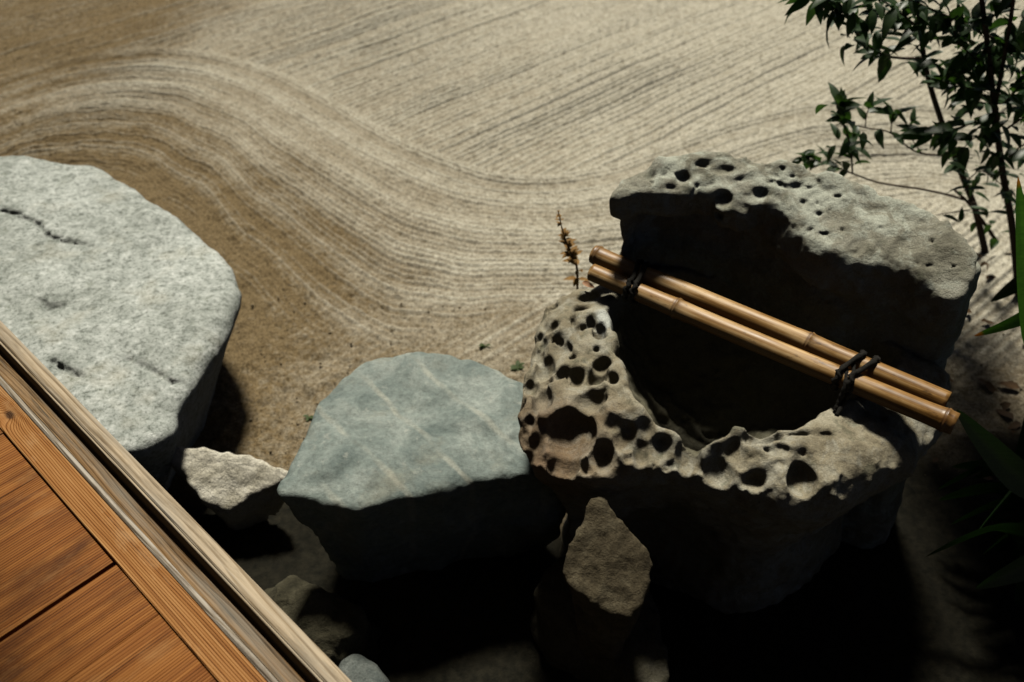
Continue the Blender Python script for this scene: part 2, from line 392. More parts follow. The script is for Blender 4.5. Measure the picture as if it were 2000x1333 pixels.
def ground_axes():
    def ax(lo, hi, a, b, f, c):
        return np.concatenate([np.arange(lo, a, c), np.arange(a, b, f), np.arange(b, hi + c, c)])
    return ax(-3.4, 3.4, -2.2, 2.25, 0.0047, 0.03), ax(0.1, 5.2, 1.4, 4.02, 0.0047, 0.03)
gx, gy = ground_axes(); GX, GY = np.meshgrid(gx, gy, indexing='ij')
def rows(u, spacing, amp, along, seed):
    """raked furrows: u across, along = coordinate along the furrow"""
    w = u / spacing; i = np.floor(w).astype(int); fr = w - i
    hh = np.random.default_rng(seed).random(4096)
    a = 0.45 + 0.9 * hh[i & 4095]
    a = np.where((i % 6) == 0, a * 1.35, a)
    tri = np.abs(fr - 0.5) * 2
    prof = (0.5 + 0.5 * np.cos(2 * np.pi * (fr - 0.35 - 0.12 * tri))) ** 0.7
    return amp * a * prof * (0.8 + 0.3 * fbm(along * 1.6, u * 7.0, 0 * u, 1.0, 2, seed))
gG = np.interp(GX, _gx, _gy); gS = np.interp(GX, _gx, _gs)
wob = 0.012 * fbm(GX, GY, 0 * GX, 2.2, 2, 4.0)
U = (gG - GY + wob) / np.sqrt(1 + 0.75 * gS ** 2)             # >0 inside the curved band (nearer the viewer)
BANDW = 0.62 + 0.26 * (1 - sstep(GX, -0.7, 0.1))
wband = sstep(U, -0.012, 0.02) * (1 - sstep(U, BANDW - 0.05 + 0.06 * fbm(GX, GY, 0 * GX, 4, 2, 9), BANDW + 0.08))
VS = GX * SN[0] + GY * SN[1] + wob * 0.8; AS = GX * SDIR[0] + GY * SDIR[1]
h_band = rows(U, 0.0200, 0.0102, GX, 11) + 0.004 * np.cos(U / 0.155 * 2 * np.pi)
h_str = rows(VS, 0.0250, 0.0092, AS, 23)
rawness = sstep(fbm(GX, GY, 0 * GX, 1.5, 3, 2.0), -0.7, 0.5)
near = 1 - sstep(GY, 1.5, 1.95)                                # unraked earth between the stones
dG = poly2d(GRAN, GX, GY)
h_str = h_str * (1 - (1 - sstep(GX + 0.1 * fbm(GX, GY, 0 * GX, 3, 2, 4.0), -0.75, -0.3)) * sstep(U, 0.1, 0.3))
H = h_band * wband + h_str * (1 - wband) * sstep(dG + 0.1 * fbm(GX, GY, 0 * GX, 3, 2, 4.0), 0.35, 0.80)
H = H * (1 - 0.9 * near) * (0.55 + 0.45 * rawness)
H += 0.0030 * fbm(GX, GY, 0 * GX, 55, 3, 5.0) + 0.006 * (1 - sstep(dG, 0.1, 0.7)) * fbm(GX, GY, 0 * GX, 18, 4, 15.0) + 0.006 * fbm(GX, GY, 0 * GX, 4, 3, 1.0) + near * 0.008 * fbm(GX, GY, 0 * GX, 22, 4, 8.0)
H -= 0.004
V = np.stack([GX.ravel(), GY.ravel(), H.ravel()], 1)
ni, nj = GX.shape; ii, jj = np.meshgrid(np.arange(ni - 1), np.arange(nj - 1), indexing='ij'); b0 = (ii * nj + jj).ravel()
gm = mesh_np('ground', V, np.stack([b0, b0 + nj, b0 + nj + 1, b0 + 1], 1))
# damp sand keeps round the big granite stone; the far corner is browner too
damp_shade = 1 - sstep(dG + 0.10 * fbm(GX, GY, 0 * GX, 1.6, 3, 6.0), 0.02, 1.05)
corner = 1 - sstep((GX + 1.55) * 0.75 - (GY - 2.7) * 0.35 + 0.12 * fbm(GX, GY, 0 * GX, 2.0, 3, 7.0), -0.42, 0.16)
damp_shade = np.maximum(damp_shade, corner)
damp_shade = np.maximum(damp_shade, (1 - sstep(GY + 0.14 * fbm(GX, GY, 0 * GX, 3, 3, 3.0), 1.55, 2.35)) * 0.85 * (1 - sstep(GX, 0.2, 0.9)))
damp_shade = np.maximum(damp_shade, 0.0 + 0.42 * (1 - sstep(GX + 0.35 * (GY - 2.5), -0.9, 1.1)))
damp_shade = np.maximum(damp_shade, 0.75 * sstep(GX, 0.75, 0.95) * (1 - sstep(GY + 0.2 * fbm(GX, GY, 0 * GX, 4, 3, 3.0), 1.7, 2.2)))
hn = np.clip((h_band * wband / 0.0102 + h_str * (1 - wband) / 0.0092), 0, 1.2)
damp_shade = damp_shade + 0.42 * (0.42 - hn) * (1 - near)  # furrow bottoms darker, crests lighter: furrow shade put into the colour
soil = np.maximum(sstep(GX + 0.1 * fbm(GX, GY, 0 * GX, 6, 3, 2.0), 0.55, 0.75) * (1 - sstep(GY + 0.1 * fbm(GX, GY, 0 * GX, 6, 3, 1.0), 1.32, 1.6)), 1 - sstep(GY + 0.10 * fbm(GX, GY, 0 * GX, 5, 3, 3.0) , 1.20, 1.36))  # dark earth, spread and blackened to stand in for deep shade
for nm, arr in (('damp_shade', damp_shade), ('soil', soil)):
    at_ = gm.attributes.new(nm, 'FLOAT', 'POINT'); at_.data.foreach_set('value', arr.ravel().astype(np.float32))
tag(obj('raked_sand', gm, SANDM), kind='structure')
gb = mesh_py('far_ground', [(-400, -400, -0.03), (400, -400, -0.03), (400, 400, -0.03), (-400, 400, -0.03)], [(0, 1, 2, 3)])
tag(obj('ground', gb, SANDM), kind='structure')

# ------------------------------------------------------------------ veranda of the house
E_ = np.array([-0.72366804, 0.69014823]); N_ = np.array([-0.69014823, -0.72366804])
O_ = N_ * (-0.2755)
DECK = 0.50
ver = empty('veranda', (O_[0], O_[1], 0), math.atan2(E_[1], E_[0]))
tag(ver, 'wooden veranda edge of brown boards with a grooved weathered shutter rail', 'veranda')
def bbox_mesh(name, x0, x1, y0, y1, z0, z1, bev=0.0015):
    """box with chamfered top edges, grain axis X"""
    b = bev
    V = [(x0, y0, z0), (x1, y0, z0), (x1, y1, z0), (x0, y1, z0), (x0, y0, z1 - b), (x1, y0, z1 - b), (x1, y1, z1 - b), (x0, y1, z1 - b),
         (x0 + b, y0 + b, z1), (x1 - b, y0 + b, z1), (x1 - b, y1 - b, z1), (x0 + b, y1 - b, z1)]
    F = [(3, 2, 1, 0), (0, 1, 5, 4), (1, 2, 6, 5), (2, 3, 7, 6), (3, 0, 4, 7), (4, 5, 9, 8), (5, 6, 10, 9), (6, 7, 11, 10), (7, 4, 8, 11), (8, 9, 10, 11)]
    return mesh_py(name, V, F, False)
X0, X1 = -1.6, 3.6
_k = np.array(at(19, 811, DECK)[:2]) - O_; KNOT = (float(_k @ E_), float(_k @ N_))
RAILM = mat_wood('weathered_rail_wood', (0.075, 0.048, 0.024), (0.275, 0.205, 0.125), (0.48, 0.39, 0.275), 9, 2.0, stain=(0.13, 0.095, 0.056), stain_amt=0.8, sscale=(6, 70, 70), grey=(0.36, 0.325, 0.265), rough=0.7)
TRACKM = mat_wood('stained_track_wood', (0.035, 0.020, 0.008), (0.15, 0.082, 0.030), (0.29, 0.19, 0.10), 13, 1.8, stain=(0.030, 0.028, 0.022), stain_amt=0.9, sscale=(9, 190, 190), grey=(0.21, 0.19, 0.155), rough=0.6)
LIPM = mat_wood('worn_lip_wood', (0.15, 0.11, 0.07), (0.27, 0.23, 0.175), (0.47, 0.43, 0.37), 10, 1.6, rough=0.85, stain=(0.10, 0.07, 0.045), stain_amt=0.7, sscale=(12, 60, 60))
BOARDM = mat_wood('edge_board_wood', (0.075, 0.022, 0.004), (0.29, 0.122, 0.032), (0.47, 0.26, 0.10), 27, 0.9, rough=0.6, worn=(0.50, 0.32, 0.16), knot=KNOT)
PLANKM = mat_wood('deck_plank_wood', (0.036, 0.010, 0.0015), (0.185, 0.060, 0.009), (0.33, 0.138, 0.032), 22, 1.3, stain=(0.055, 0.016, 0.003), stain_amt=0.85, rough=0.6, worn=(0.33, 0.175, 0.066))
def vpart(name, me, mat): return obj(name, me, mat, ver)
vpart('rail', bbox_mesh('rail', X0, X1, 0.0, 0.0240, 0.36, DECK + 0.002, 0.0022), RAILM)
vpart('rail_lip', bbox_mesh('rail_lip', X0, X1, 0.0247, 0.0278, 0.37, DECK - 0.0005, 0.0008), RAILM)
# grooved track: a shallow concave strip, lower at the rail
sec = [(0.0280, 0.40), (0.0280, DECK - 0.045), (0.0378, DECK - 0.045), (0.0398, DECK - 0.0075), (0.0425, DECK - 0.0085), (0.050, DECK - 0.0105), (0.058, DECK - 0.0085), (0.0630, DECK - 0.003), (0.0630, 0.40)]
Vt, Ft = [], []
xs_ = np.linspace(X0, X1, 90)
for x in xs_:
    for y, z in sec: Vt.append((x, y + 0.0006 * math.sin(x * 9 + z * 50), z + 0.0005 * math.sin(x * 13 + y * 90)))
k = len(sec)
for i in range(len(xs_) - 1):
    for j in range(k - 1):
        a = i * k + j; Ft.append((a, a + 1, a + k + 1, a + k))
vpart('shutter_track', mesh_py('shutter_track', Vt, Ft, False), TRACKM)
vpart('inner_lip', bbox_mesh('inner_lip', X0, X1, 0.0634, 0.0722, 0.40, DECK, 0.003), LIPM)
vpart('edge_board', bbox_mesh('edge_board', X0, X1, 0.0738, 0.1158, 0.42, DECK + 0.0005, 0.0012), BOARDM)
# planks run away from the edge: each local X axis points into the house
seams = [-1.4, -0.95, -0.62, -0.3, 0.06, 0.42, 0.8045, 0.9215, 1.1505, 1.277, 1.62, 1.98, 2.3, 2.65, 3.0, 3.4]
gaps = {0.9215: 0.0062, 0.8045: 0.0008, 1.1505: 0.0006}
for i in range(len(seams) - 1):
    a, b = seams[i], seams[i + 1]
    ga, gb_ = gaps.get(a, 0.0013) / 2, gaps.get(b, 0.0013) / 2
    w = b - a; start = 0.1178 if a not in (1.1505, 0.9215) else 0.1188
    me = bbox_mesh('plank', 0, 2.6, -w / 2 + gb_, w / 2 - ga, -0.04, random.uniform(-0.0012, 0.0), 0.0005)
    p = obj('plank', me, PLANKM, ver); p.location = ((a + b) / 2, start, DECK); p.rotation_euler = (0, 0, math.pi / 2)
DARKW = mat_wood('dark_house_wood', (0.015, 0.009, 0.005), (0.035, 0.022, 0.012), (0.06, 0.04, 0.022), 6, 1.0)
for x in (-1.2, 0.6, 2.4): vpart('floor_post', bbox_mesh('floor_post', x - 0.05, x + 0.05, 0.06, 0.16, -0.05, 0.398), DARKW)
# house wall and eave behind the viewer, unseen, added to block sky light
vpart('unseen_house_wall', bbox_mesh('unseen_house_wall', -3.5, 5.5, 2.75, 2.85, -0.05, 3.0), DARKW)
def slab_mesh(name, P, t):
    V = [tuple(p) for p in P] + [(p[0], p[1], p[2] + t) for p in P]
    return mesh_py(name, V, [(3, 2, 1, 0), (4, 5, 6, 7), (0, 1, 5, 4), (1, 2, 6, 5), (2, 3, 7, 6), (3, 0, 4, 7)], False)
vpart('unseen_eave', slab_mesh('unseen_eave', [(-3.5, -0.35, 2.25), (5.5, -0.35, 2.25), (5.5, 2.9, 2.95), (-3.5, 2.9, 2.95)], 0.08), DARKW)

# ------------------------------------------------------------------ stones
CAPM = mat_sandstone('pitted_boulder_material', ((0.14, 0.132, 0.098), (0.25, 0.242, 0.188), (0.36, 0.355, 0.295)), lichen=(0.46, 0.485, 0.41), lam=0.8)
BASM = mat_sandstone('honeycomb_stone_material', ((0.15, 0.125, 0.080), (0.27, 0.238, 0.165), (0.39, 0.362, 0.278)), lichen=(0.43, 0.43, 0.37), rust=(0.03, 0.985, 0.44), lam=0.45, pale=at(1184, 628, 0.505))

# --- water basin
bo = [(1052, 566, .50), (1088, 536, .51), (1146, 520, .51), (1215, 520, .50), (1400, 500, .5), (1600, 560, .5), (1760, 640, .5), (1850, 700, .5), (1885, 770, .49), (1830, 860, .48), (1740, 925, .465),
      (1640, 990, .45), (1560, 995, .45), (1480, 975, .455), (1400, 940, .46), (1300, 905, .46), (1190, 928, .45), (1110, 918, .445), (1035, 890, .445), (1010, 835, .455), (1015, 745, .475), (1040, 660, .49)]
BO = smooth_poly([at(*p) for p in bo], 2)
bi = [(1192, 590), (1188, 650), (1208, 700), (1228, 760), (1250, 800), (1300, 824), (1340, 845), (1375, 868), (1420, 846), (1500, 838), (1560, 842), (1620, 800), (1690, 770), (1750, 735), (1760, 690), (1600, 610), (1400, 540), (1260, 540)]
BI = smooth_poly([at(*p, 0.505) for p in bi], 2)
def f_basin(X, Y, Z):
    do = poly2d(BO, X, Y); di = poly2d(BI, X, Y)
    zt = 0.512 - 0.24 * np.maximum(di - 0.012, 0) + 0.010 * vnoise(X + 0 * Y, Y + 0 * X, 0 * X + 0 * Y, 13, 5.0) + 0.012 * vnoise(X + 0 * Y, Y + 0 * X, 0 * X + 0 * Y, 6, 2.0)
    side = do + 0.42 * np.clip(0.425 - Z, 0, 0.25) - 0.10 * np.clip(0.16 - Z, 0, 1)
    d = smax(side, Z - zt, 0.060)
    dd = 0.515 - Z
    dj = di + 0.007 * vnoise(X + 0 * Y, Y + 0 * X, 0 * X + 0 * Y, 45, 3.0) + 0.006 * vnoise(X + 0 * Y, Y + 0 * X, 0 * X + 0 * Y, 22, 9.0)
    zb = 0.512 - 0.03 * sstep(-dj, 0.0, 0.008) - 0.20 * (1 - np.exp(np.minimum(di, 0) / 0.085))
    hol = smax(dj, (zb - Z) * 0.6, 0.008)
    d = smax(d, -hol, 0.010)
    return smax(d, -0.06 - Z, 0.01) * 0.9
bp = [(325, 890, 108, 90), (380, 820, 30, 25), (190, 750, 40, 60), (195, 925, 30, 45), (150, 970, 38, 45), (300, 1035, 55, 45), (120, 1030, 26, 26), (470, 1000, 55, 52), (580, 910, 48, 52),
      (675, 872, 36, 26), (665, 922, 22, 11), (755, 848, 30, 13), (520, 850, 35, 26), (745, 975, 58, 55), (655, 995, 38, 52), (870, 1010, 50, 56), (780, 1045, 28, 18), (1090, 985, 40, 43), (1005, 990, 35, 20),
      (1012, 1078, 66, 52), (1175, 1120, 50, 26), (1220, 918, 84, 30), (980, 922, 34, 16), (1037, 912, 19, 13), (1380, 914, 45, 9), (1400, 1120, 60, 58), (1290, 1000, 44, 24), (410, 750, 64, 44), (540, 755, 46, 56),
      (445, 640, 42, 36), (465, 582, 36, 27), (345, 640, 34, 31), (285, 628, 27, 27), (335, 690, 56, 30), (200, 600, 38, 48), (175, 545, 20, 30), (195, 490, 18, 22), (135, 690, 30, 34), (280, 530, 46, 28),
      (350, 440, 24, 16), (225, 420, 18, 22), (200, 410, 11, 24), (235, 318, 21, 27), (268, 252, 18, 20), (360, 350, 28, 16), (455, 440, 28, 40), (412, 280, 42, 22), (515, 655, 25, 24), (385, 585, 14, 11),
      (95, 800, 12, 12), (130, 860, 20, 28), (108, 905, 15, 20), (210, 662, 30, 14), (105, 955, 14, 22), (240, 1060, 30, 24), (1300, 1060, 26, 16), (1120, 1050, 20, 14), (930, 1060, 24, 20), (590, 1010, 22, 18), (400, 1060, 30, 22), (1480, 1020, 34, 18), (1500, 930, 40, 14), (160, 640, 14, 18), (250, 480, 16, 10), (330, 560, 14, 10)]
_r = random.Random(5)
for _i in range(34): bp.append((_r.uniform(90, 480), _r.uniform(300, 1060), _r.uniform(8, 22), _r.uniform(7, 20)))
for _i in range(22): bp.append((_r.uniform(480, 1450), _r.uniform(860, 1080), _r.uniform(7, 18), _r.uniform(6, 12)))
shallow = {(280, 530), (350, 440), (360, 350), (1290, 1000), (1300, 1060), (540, 755), (1480, 1020), (335, 690), (1500, 930), (385, 585)}
P0 = [(980 + p[0] / 2.38, 460 + p[1] / 2.38) for p in bp]
Q, ok = march(f_basin, P0)
pits = []
for (cx, cy, rx, ry), q, g in zip(bp, Q, ok):
    if not g: continue
    dep = q[1] * CP + (CAMZ - q[2]) * SP; s = dep / FPX / 2.38
    r1, r2 = rx * s * 1.13, ry * s * 1.42
    dz = (0.85 if min(r1, r2) < 0.022 else 0.66) * min(r1, r2) + 0.005
    if (cx, cy) in shallow: dz *= 0.45
    if (cx, cy) == (325, 890): dz *= 1.0
    c = q + np.array([0, 0.05 * dz, -0.22 * dz]) if (cx, cy) not in shallow else q
    big = min(r1, r2) > 0.012
    if (cx, cy) not in shallow: pits.append((q + np.array([0, 0, 0.74 * dz]), (r1 * 1.6, r2 * 1.5, dz * 1.0), 0.010 if big else 0.006))   # worn dish round the hole
    pits.append((c - np.array([0, 0, 0.35 * dz if (cx, cy) not in shallow else 0.0]), (r1 * 1.08, r2 * 1.08, dz * 1.28), 0.006 if big else 0.0035))
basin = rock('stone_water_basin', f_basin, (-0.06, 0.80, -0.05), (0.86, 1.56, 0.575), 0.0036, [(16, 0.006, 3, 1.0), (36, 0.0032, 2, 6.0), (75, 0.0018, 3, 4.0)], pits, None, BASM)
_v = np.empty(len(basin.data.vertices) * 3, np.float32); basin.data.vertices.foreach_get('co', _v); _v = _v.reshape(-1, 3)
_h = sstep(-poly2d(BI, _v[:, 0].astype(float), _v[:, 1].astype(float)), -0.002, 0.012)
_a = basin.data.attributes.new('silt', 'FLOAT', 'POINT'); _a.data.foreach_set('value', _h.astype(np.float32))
tag(basin, 'low hollowed stone water basin with honeycomb pits along its sunlit rim, under the bamboo poles', 'water basin')

# --- pitted boulder leaning over the basin
co = [(1193, 392, .690), (1203, 360, .700), (1225, 340, .715), (1290, 311, .73), (1385, 290, .745), (1470, 300, .745), (1560, 320, .74), (1640, 350, .73), (1735, 380, .72), (1800, 410, .71), (1875, 470, .69), (1912, 525, .665), (1896, 580, .655),
      (1862, 588, .65), (1800, 556, .655), (1758, 534, .655), (1668, 524, .66), (1600, 502, .665), (1540, 460, .672), (1497, 418, .68), (1456, 428, .68), (1402, 418, .68), (1384, 403, .68), (1262, 390, .688)]
COP = np.array([at(*p) for p in co]); CO = smooth_poly(COP, 1)
A_ = np.c_[COP[:, 0], COP[:, 1], np.ones(len(COP))]; PL = np.linalg.lstsq(A_, COP[:, 2], rcond=None)[0]
LB = at(1210, 470, 0.60)
cb = [(1208, 466, .60), (1216, 500, .56), (1262, 440, .60), (1384, 455, .60), (1456, 478, .60), (1540, 515, .60), (1600, 552, .60), (1668, 575, .60), (1758, 585, .60), (1850, 640, .58), (1884, 612, .60), (1902, 560, .62), (1880, 510, .62), (1700, 415, .62), (1400, 345, .62), (1235, 400, .60)]
CB = smooth_poly([at(*p) for p in cb], 1)
def f_cap(X, Y, Z):
    do = poly2d(CO, X, Y); db = poly2d(CB, X, Y)
    zt = PL[0] * X + PL[1] * Y + PL[2] + 0.010 + 0.007 * vnoise(X + 0 * Y, Y + 0 * X, 0 * X + 0 * Y, 9, 8.0)
    th = zt - 0.055 - 0.03 * sstep(X + 0 * Y, 0.3, 0.6)
    slab_ = smax(smax(do, Z - zt, 0.016), th - Z, 0.02)
    body = smax(db - 0.06 * np.clip(0.55 - Z, 0, 1), Z - np.minimum(zt - 0.03, 0.66), 0.02)
    d = -smax(-slab_, -body, 0.012)
    return smax(d, -0.06 - Z, 0.01) * 0.9
cp = [(410, 195, 30, 22), (280, 182, 18, 10), (500, 135, 34, 13), (580, 158, 50, 15), (695, 122, 44, 20), (780, 145, 15, 9), (840, 155, 11, 8), (815, 185, 12, 11), (830, 222, 14, 11), (905, 230, 30, 10), (955, 238, 15, 6), (790, 212, 20, 8),
      (580, 290, 47, 33), (745, 263, 36, 23), (680, 322, 25, 18), (700, 285, 30, 16), (820, 275, 12, 8), (1335, 365, 16, 11), (1380, 373, 20, 14), (1445, 382, 13, 9), (1385, 462, 16, 9), (1258, 495, 9, 8), (1080, 275, 20, 7), (1190, 310, 9, 7),
      (1270, 410, 9, 7), (1300, 290, 36, 12), (560, 360, 22, 20), (1000, 350, 16, 8), (1160, 520, 14, 8), (930, 300, 18, 9), (1490, 470, 10, 7), (350, 240, 26, 10), (190, 230, 16, 8), (1100, 420, 12, 8), (1020, 440, 20, 10), (1300, 560, 16, 9), (1480, 580, 18, 9), (620, 210, 26, 9), (470, 230, 14, 7), (1230, 360, 12, 6), (660, 200, 12, 7)]
_r = random.Random(9)
for _i in range(60): cp.append((_r.uniform(150, 1600), 0, _r.uniform(5, 12), _r.uniform(4, 8)))
cp = [(p[0], p[1] or _r.uniform(60 + 0.3 * max(0, p[0] - 900), 260 + 0.38 * max(0, p[0] - 500)), p[2], p[3]) for p in cp]
Q, ok = march(f_cap, [(1150 + p[0] / 2.221, 260 + p[1] / 2.221) for p in cp])
pits = []
for (cx, cy, rx, ry), q, g in zip(cp, Q, ok):
    if not g: continue
    dep = q[1] * CP + (CAMZ - q[2]) * SP; s = dep / FPX / 2.221
    r1, r2 = rx * s, ry * s * 1.45; dz = 0.55 * min(r1, r2) + 0.002
    if (cx, cy) in ((1300, 290), (700, 285), (350, 240), (190, 230), (620, 210), (1020, 440), (1300, 560), (1480, 580)): dz *= 0.45
    pits.append((q + np.array([0, 0.1 * dz, -0.12 * dz]), (r1, r2, dz * 1.1), 0.006 if r1 > 0.01 else 0.003))
cap = rock('pitted_boulder', f_cap, (0.05, 1.02, -0.05), (0.92, 1.78, 0.80), 0.0038, [(11, 0.006, 3, 2.0), (26, 0.0035, 2, 9.0), (60, 0.0024, 3, 6.0)], pits, None, CAPM)
tag(cap, 'large pale lichened boulder with small round holes, standing behind the basin and bamboo', 'boulder')

def slab(name, px, z, mat, k, taper, rough, vox, zt=None, dome=0.0, bot=-0.05, pits=(), flare=0.0, sm=2):
    P = np.array([at(*p) if len(p) == 3 else at(*p, z) for p in px]); S = smooth_poly(P, sm)
    A = np.c_[P[:, 0], P[:, 1], np.ones(len(P))]; pl = np.linalg.lstsq(A, P[:, 2], rcond=None)[0]
    def fn(X, Y, Z):
        do = poly2d(S, X, Y)
        top = pl[0] * X + pl[1] * Y + pl[2] + dome * (1 - np.exp(np.minimum(do, 0) / 0.08)) + 0.005
        side = do + taper * np.clip(top - 0.02 - Z, 0, 1) - flare * np.clip(0.1 - Z, 0, 1)
        return smax(smax(side, Z - top, k), bot - Z, 0.01) * 0.9
    m = 0.05 + abs(taper) * 0.05
    lo = (P[:, 0].min() - m, P[:, 1].min() - m, bot - 0.02); hi = (P[:, 0].max() + m, P[:, 1].max() + m, P[:, 2].max() + dome + 0.05)
    return rock(name, fn, lo, hi, vox, rough, pits, None, mat)

# granite shoe stone
gp = [(-180, 360), (-60, 312), (60, 306), (150, 316), (195, 317), (225, 340), (330, 408), (400, 455), (440, 485), (464, 525), (465, 565), (452, 620), (425, 680), (388, 735), (352, 795), (355, 830), (318, 862), (270, 888), (180, 905), (0, 860), (-200, 760), (-330, 560)]
def gpit(px, py, rx, ry, dz, z=0.268):
    q = np.array(at(px, py, z)); return (q, (rx, ry, dz), 0.006)
gr = slab('granite_step_stone', gp, 0.265, mat_granite(), 0.040, 0.38, [(5, 0.008, 3, 3.0), (40, 0.0018, 3, 7.0)], 0.0065, dome=0.012,
          pits=[c for L in ([(5, 412), (45, 425), (75, 440), (95, 462), (130, 470), (185, 482)], [(80, 590), (95, 602), (125, 596)], [(250, 702), (280, 715), (310, 730), (335, 742), (372, 746)], [(105, 708), (125, 722), (160, 735)])
                for i in range(len(L) - 1) for f_ in np.linspace(0, 1, 7)
                for c in [gpit(L[i][0] + (L[i + 1][0] - L[i][0]) * f_ + RNG.normal(0, 3), L[i][1] + (L[i + 1][1] - L[i][1]) * f_ + RNG.normal(0, 2), RNG.uniform(.005, .010), RNG.uniform(.003, .006), RNG.uniform(.007, .012), 0.279)]])
tag(gr, 'big pale speckled granite step stone beside the veranda edge', 'stone')

bl = [(548, 967), (568, 915), (592, 858), (622, 790), (665, 740), (715, 706), (765, 697), (860, 697), (945, 708), (1005, 735), (1060, 775), (1120, 830), (1150, 890), (1115, 925), (1060, 932), (970, 936), (900, 948), (850, 967), (790, 972), (735, 985), (685, 1000), (640, 986), (590, 978)]
bs = slab('blue_grey_stone', bl, 0.31, mat_bluestone(), 0.016, 0.20, [(6, 0.009, 3, 5.0), (24, 0.0042, 4, 2.0)], 0.0048, dome=0.014)
tag(bs, 'flat blue-grey stepping stone with pale veins in front of the basin', 'stone')

ws = slab('pale_small_stone', [(328, 897, .155), (345, 878, .16), (420, 880, .165), (510, 890, .165), (566, 914, .155), (574, 940, .14), (545, 952, .13), (500, 972, .115), (470, 990, .105), (432, 1002, .10), (400, 985, .11), (372, 934, .135)], 0.16,
          mat_plain_rock('pale_stone_material', (0.42, 0.39, 0.30), (0.62, 0.585, 0.48), (0.78, 0.75, 0.65), 22), 0.012, 0.25, [(14, 0.007, 3, 1.0), (60, 0.002, 2, 4.0)], 0.0045, bot=-0.04, sm=1)
tag(ws, 'small pale broken stone lying between granite step and blue-grey stone', 'stone')

dm = slab('leaning_brown_rock', [(1192, 986, .40), (1160, 976, .40), (1140, 1005, .395), (1122, 1050, .385), (1106, 1100, .37), (1116, 1140, .35), (1158, 1184, .32), (1215, 1222, .29), (1254, 1190, .31), (1282, 1112, .345), (1260, 1062, .365), (1225, 1018, .39)], 0.37,
          mat_plain_rock('brown_rock_material', (0.032, 0.025, 0.014), (0.072, 0.058, 0.034), (0.13, 0.11, 0.07), 30), 0.008, 0.16, [(14, 0.005, 3, 9.0), (55, 0.0045, 3, 2.0)], 0.0042, bot=-0.04, sm=1)
tag(dm, 'rough brown pointed rock in front of the basin rim', 'rock')
lw = slab('low_foot_stone', [(1042, 1175), (1058, 1125), (1110, 1085), (1200, 1090), (1270, 1160), (1300, 1270), (1310, 1380), (1280, 1400), (1240, 1360), (1190, 1300), (1150, 1262), (1095, 1232)], 0.12,
          mat_plain_rock('slate_rock_material', (0.035, 0.033, 0.022), (0.07, 0.064, 0.043), (0.13, 0.12, 0.095), 12), 0.022, 0.0, [(9, 0.012, 3, 4.0), (45, 0.004, 3, 1.0)], 0.006, bot=-0.04, dome=0.01)
tag(lw, 'low grey-brown stone lying at the foot of the pointed brown rock', 'stone')
MOSSM = mat_plain_rock('dark_mossy_material', (0.016, 0.015, 0.008), (0.05, 0.045, 0.027), (0.10, 0.092, 0.06), 16)
mo = slab('mossy_low_rock', [(500, 1150), (560, 1115), (640, 1135), (705, 1185), (715, 1240), (680, 1275), (610, 1290), (540, 1240)], 0.07, MOSSM, 0.03, -0.3, [(14, 0.012, 3, 3.0), (50, 0.005, 3, 7.0)], 0.006, bot=-0.04, dome=0.03)
tag(mo, 'dark mossy low rock on the soil close to the veranda rail', 'rock')
pb = slab('bluish_pebble_stone', [(655, 1285), (690, 1262), (735, 1285), (765, 1330), (740, 1375), (680, 1365), (650, 1330)], 0.06,
          mat_plain_rock('bluish_pebble_material', (0.06, 0.075, 0.075), (0.12, 0.135, 0.125), (0.2, 0.215, 0.2), 25), 0.025, -0.2, [(16, 0.006, 3, 1.0)], 0.005, bot=-0.03, dome=0.02)
tag(pb, 'small bluish rounded stone on dark soil at the bottom of the picture', 'stone')

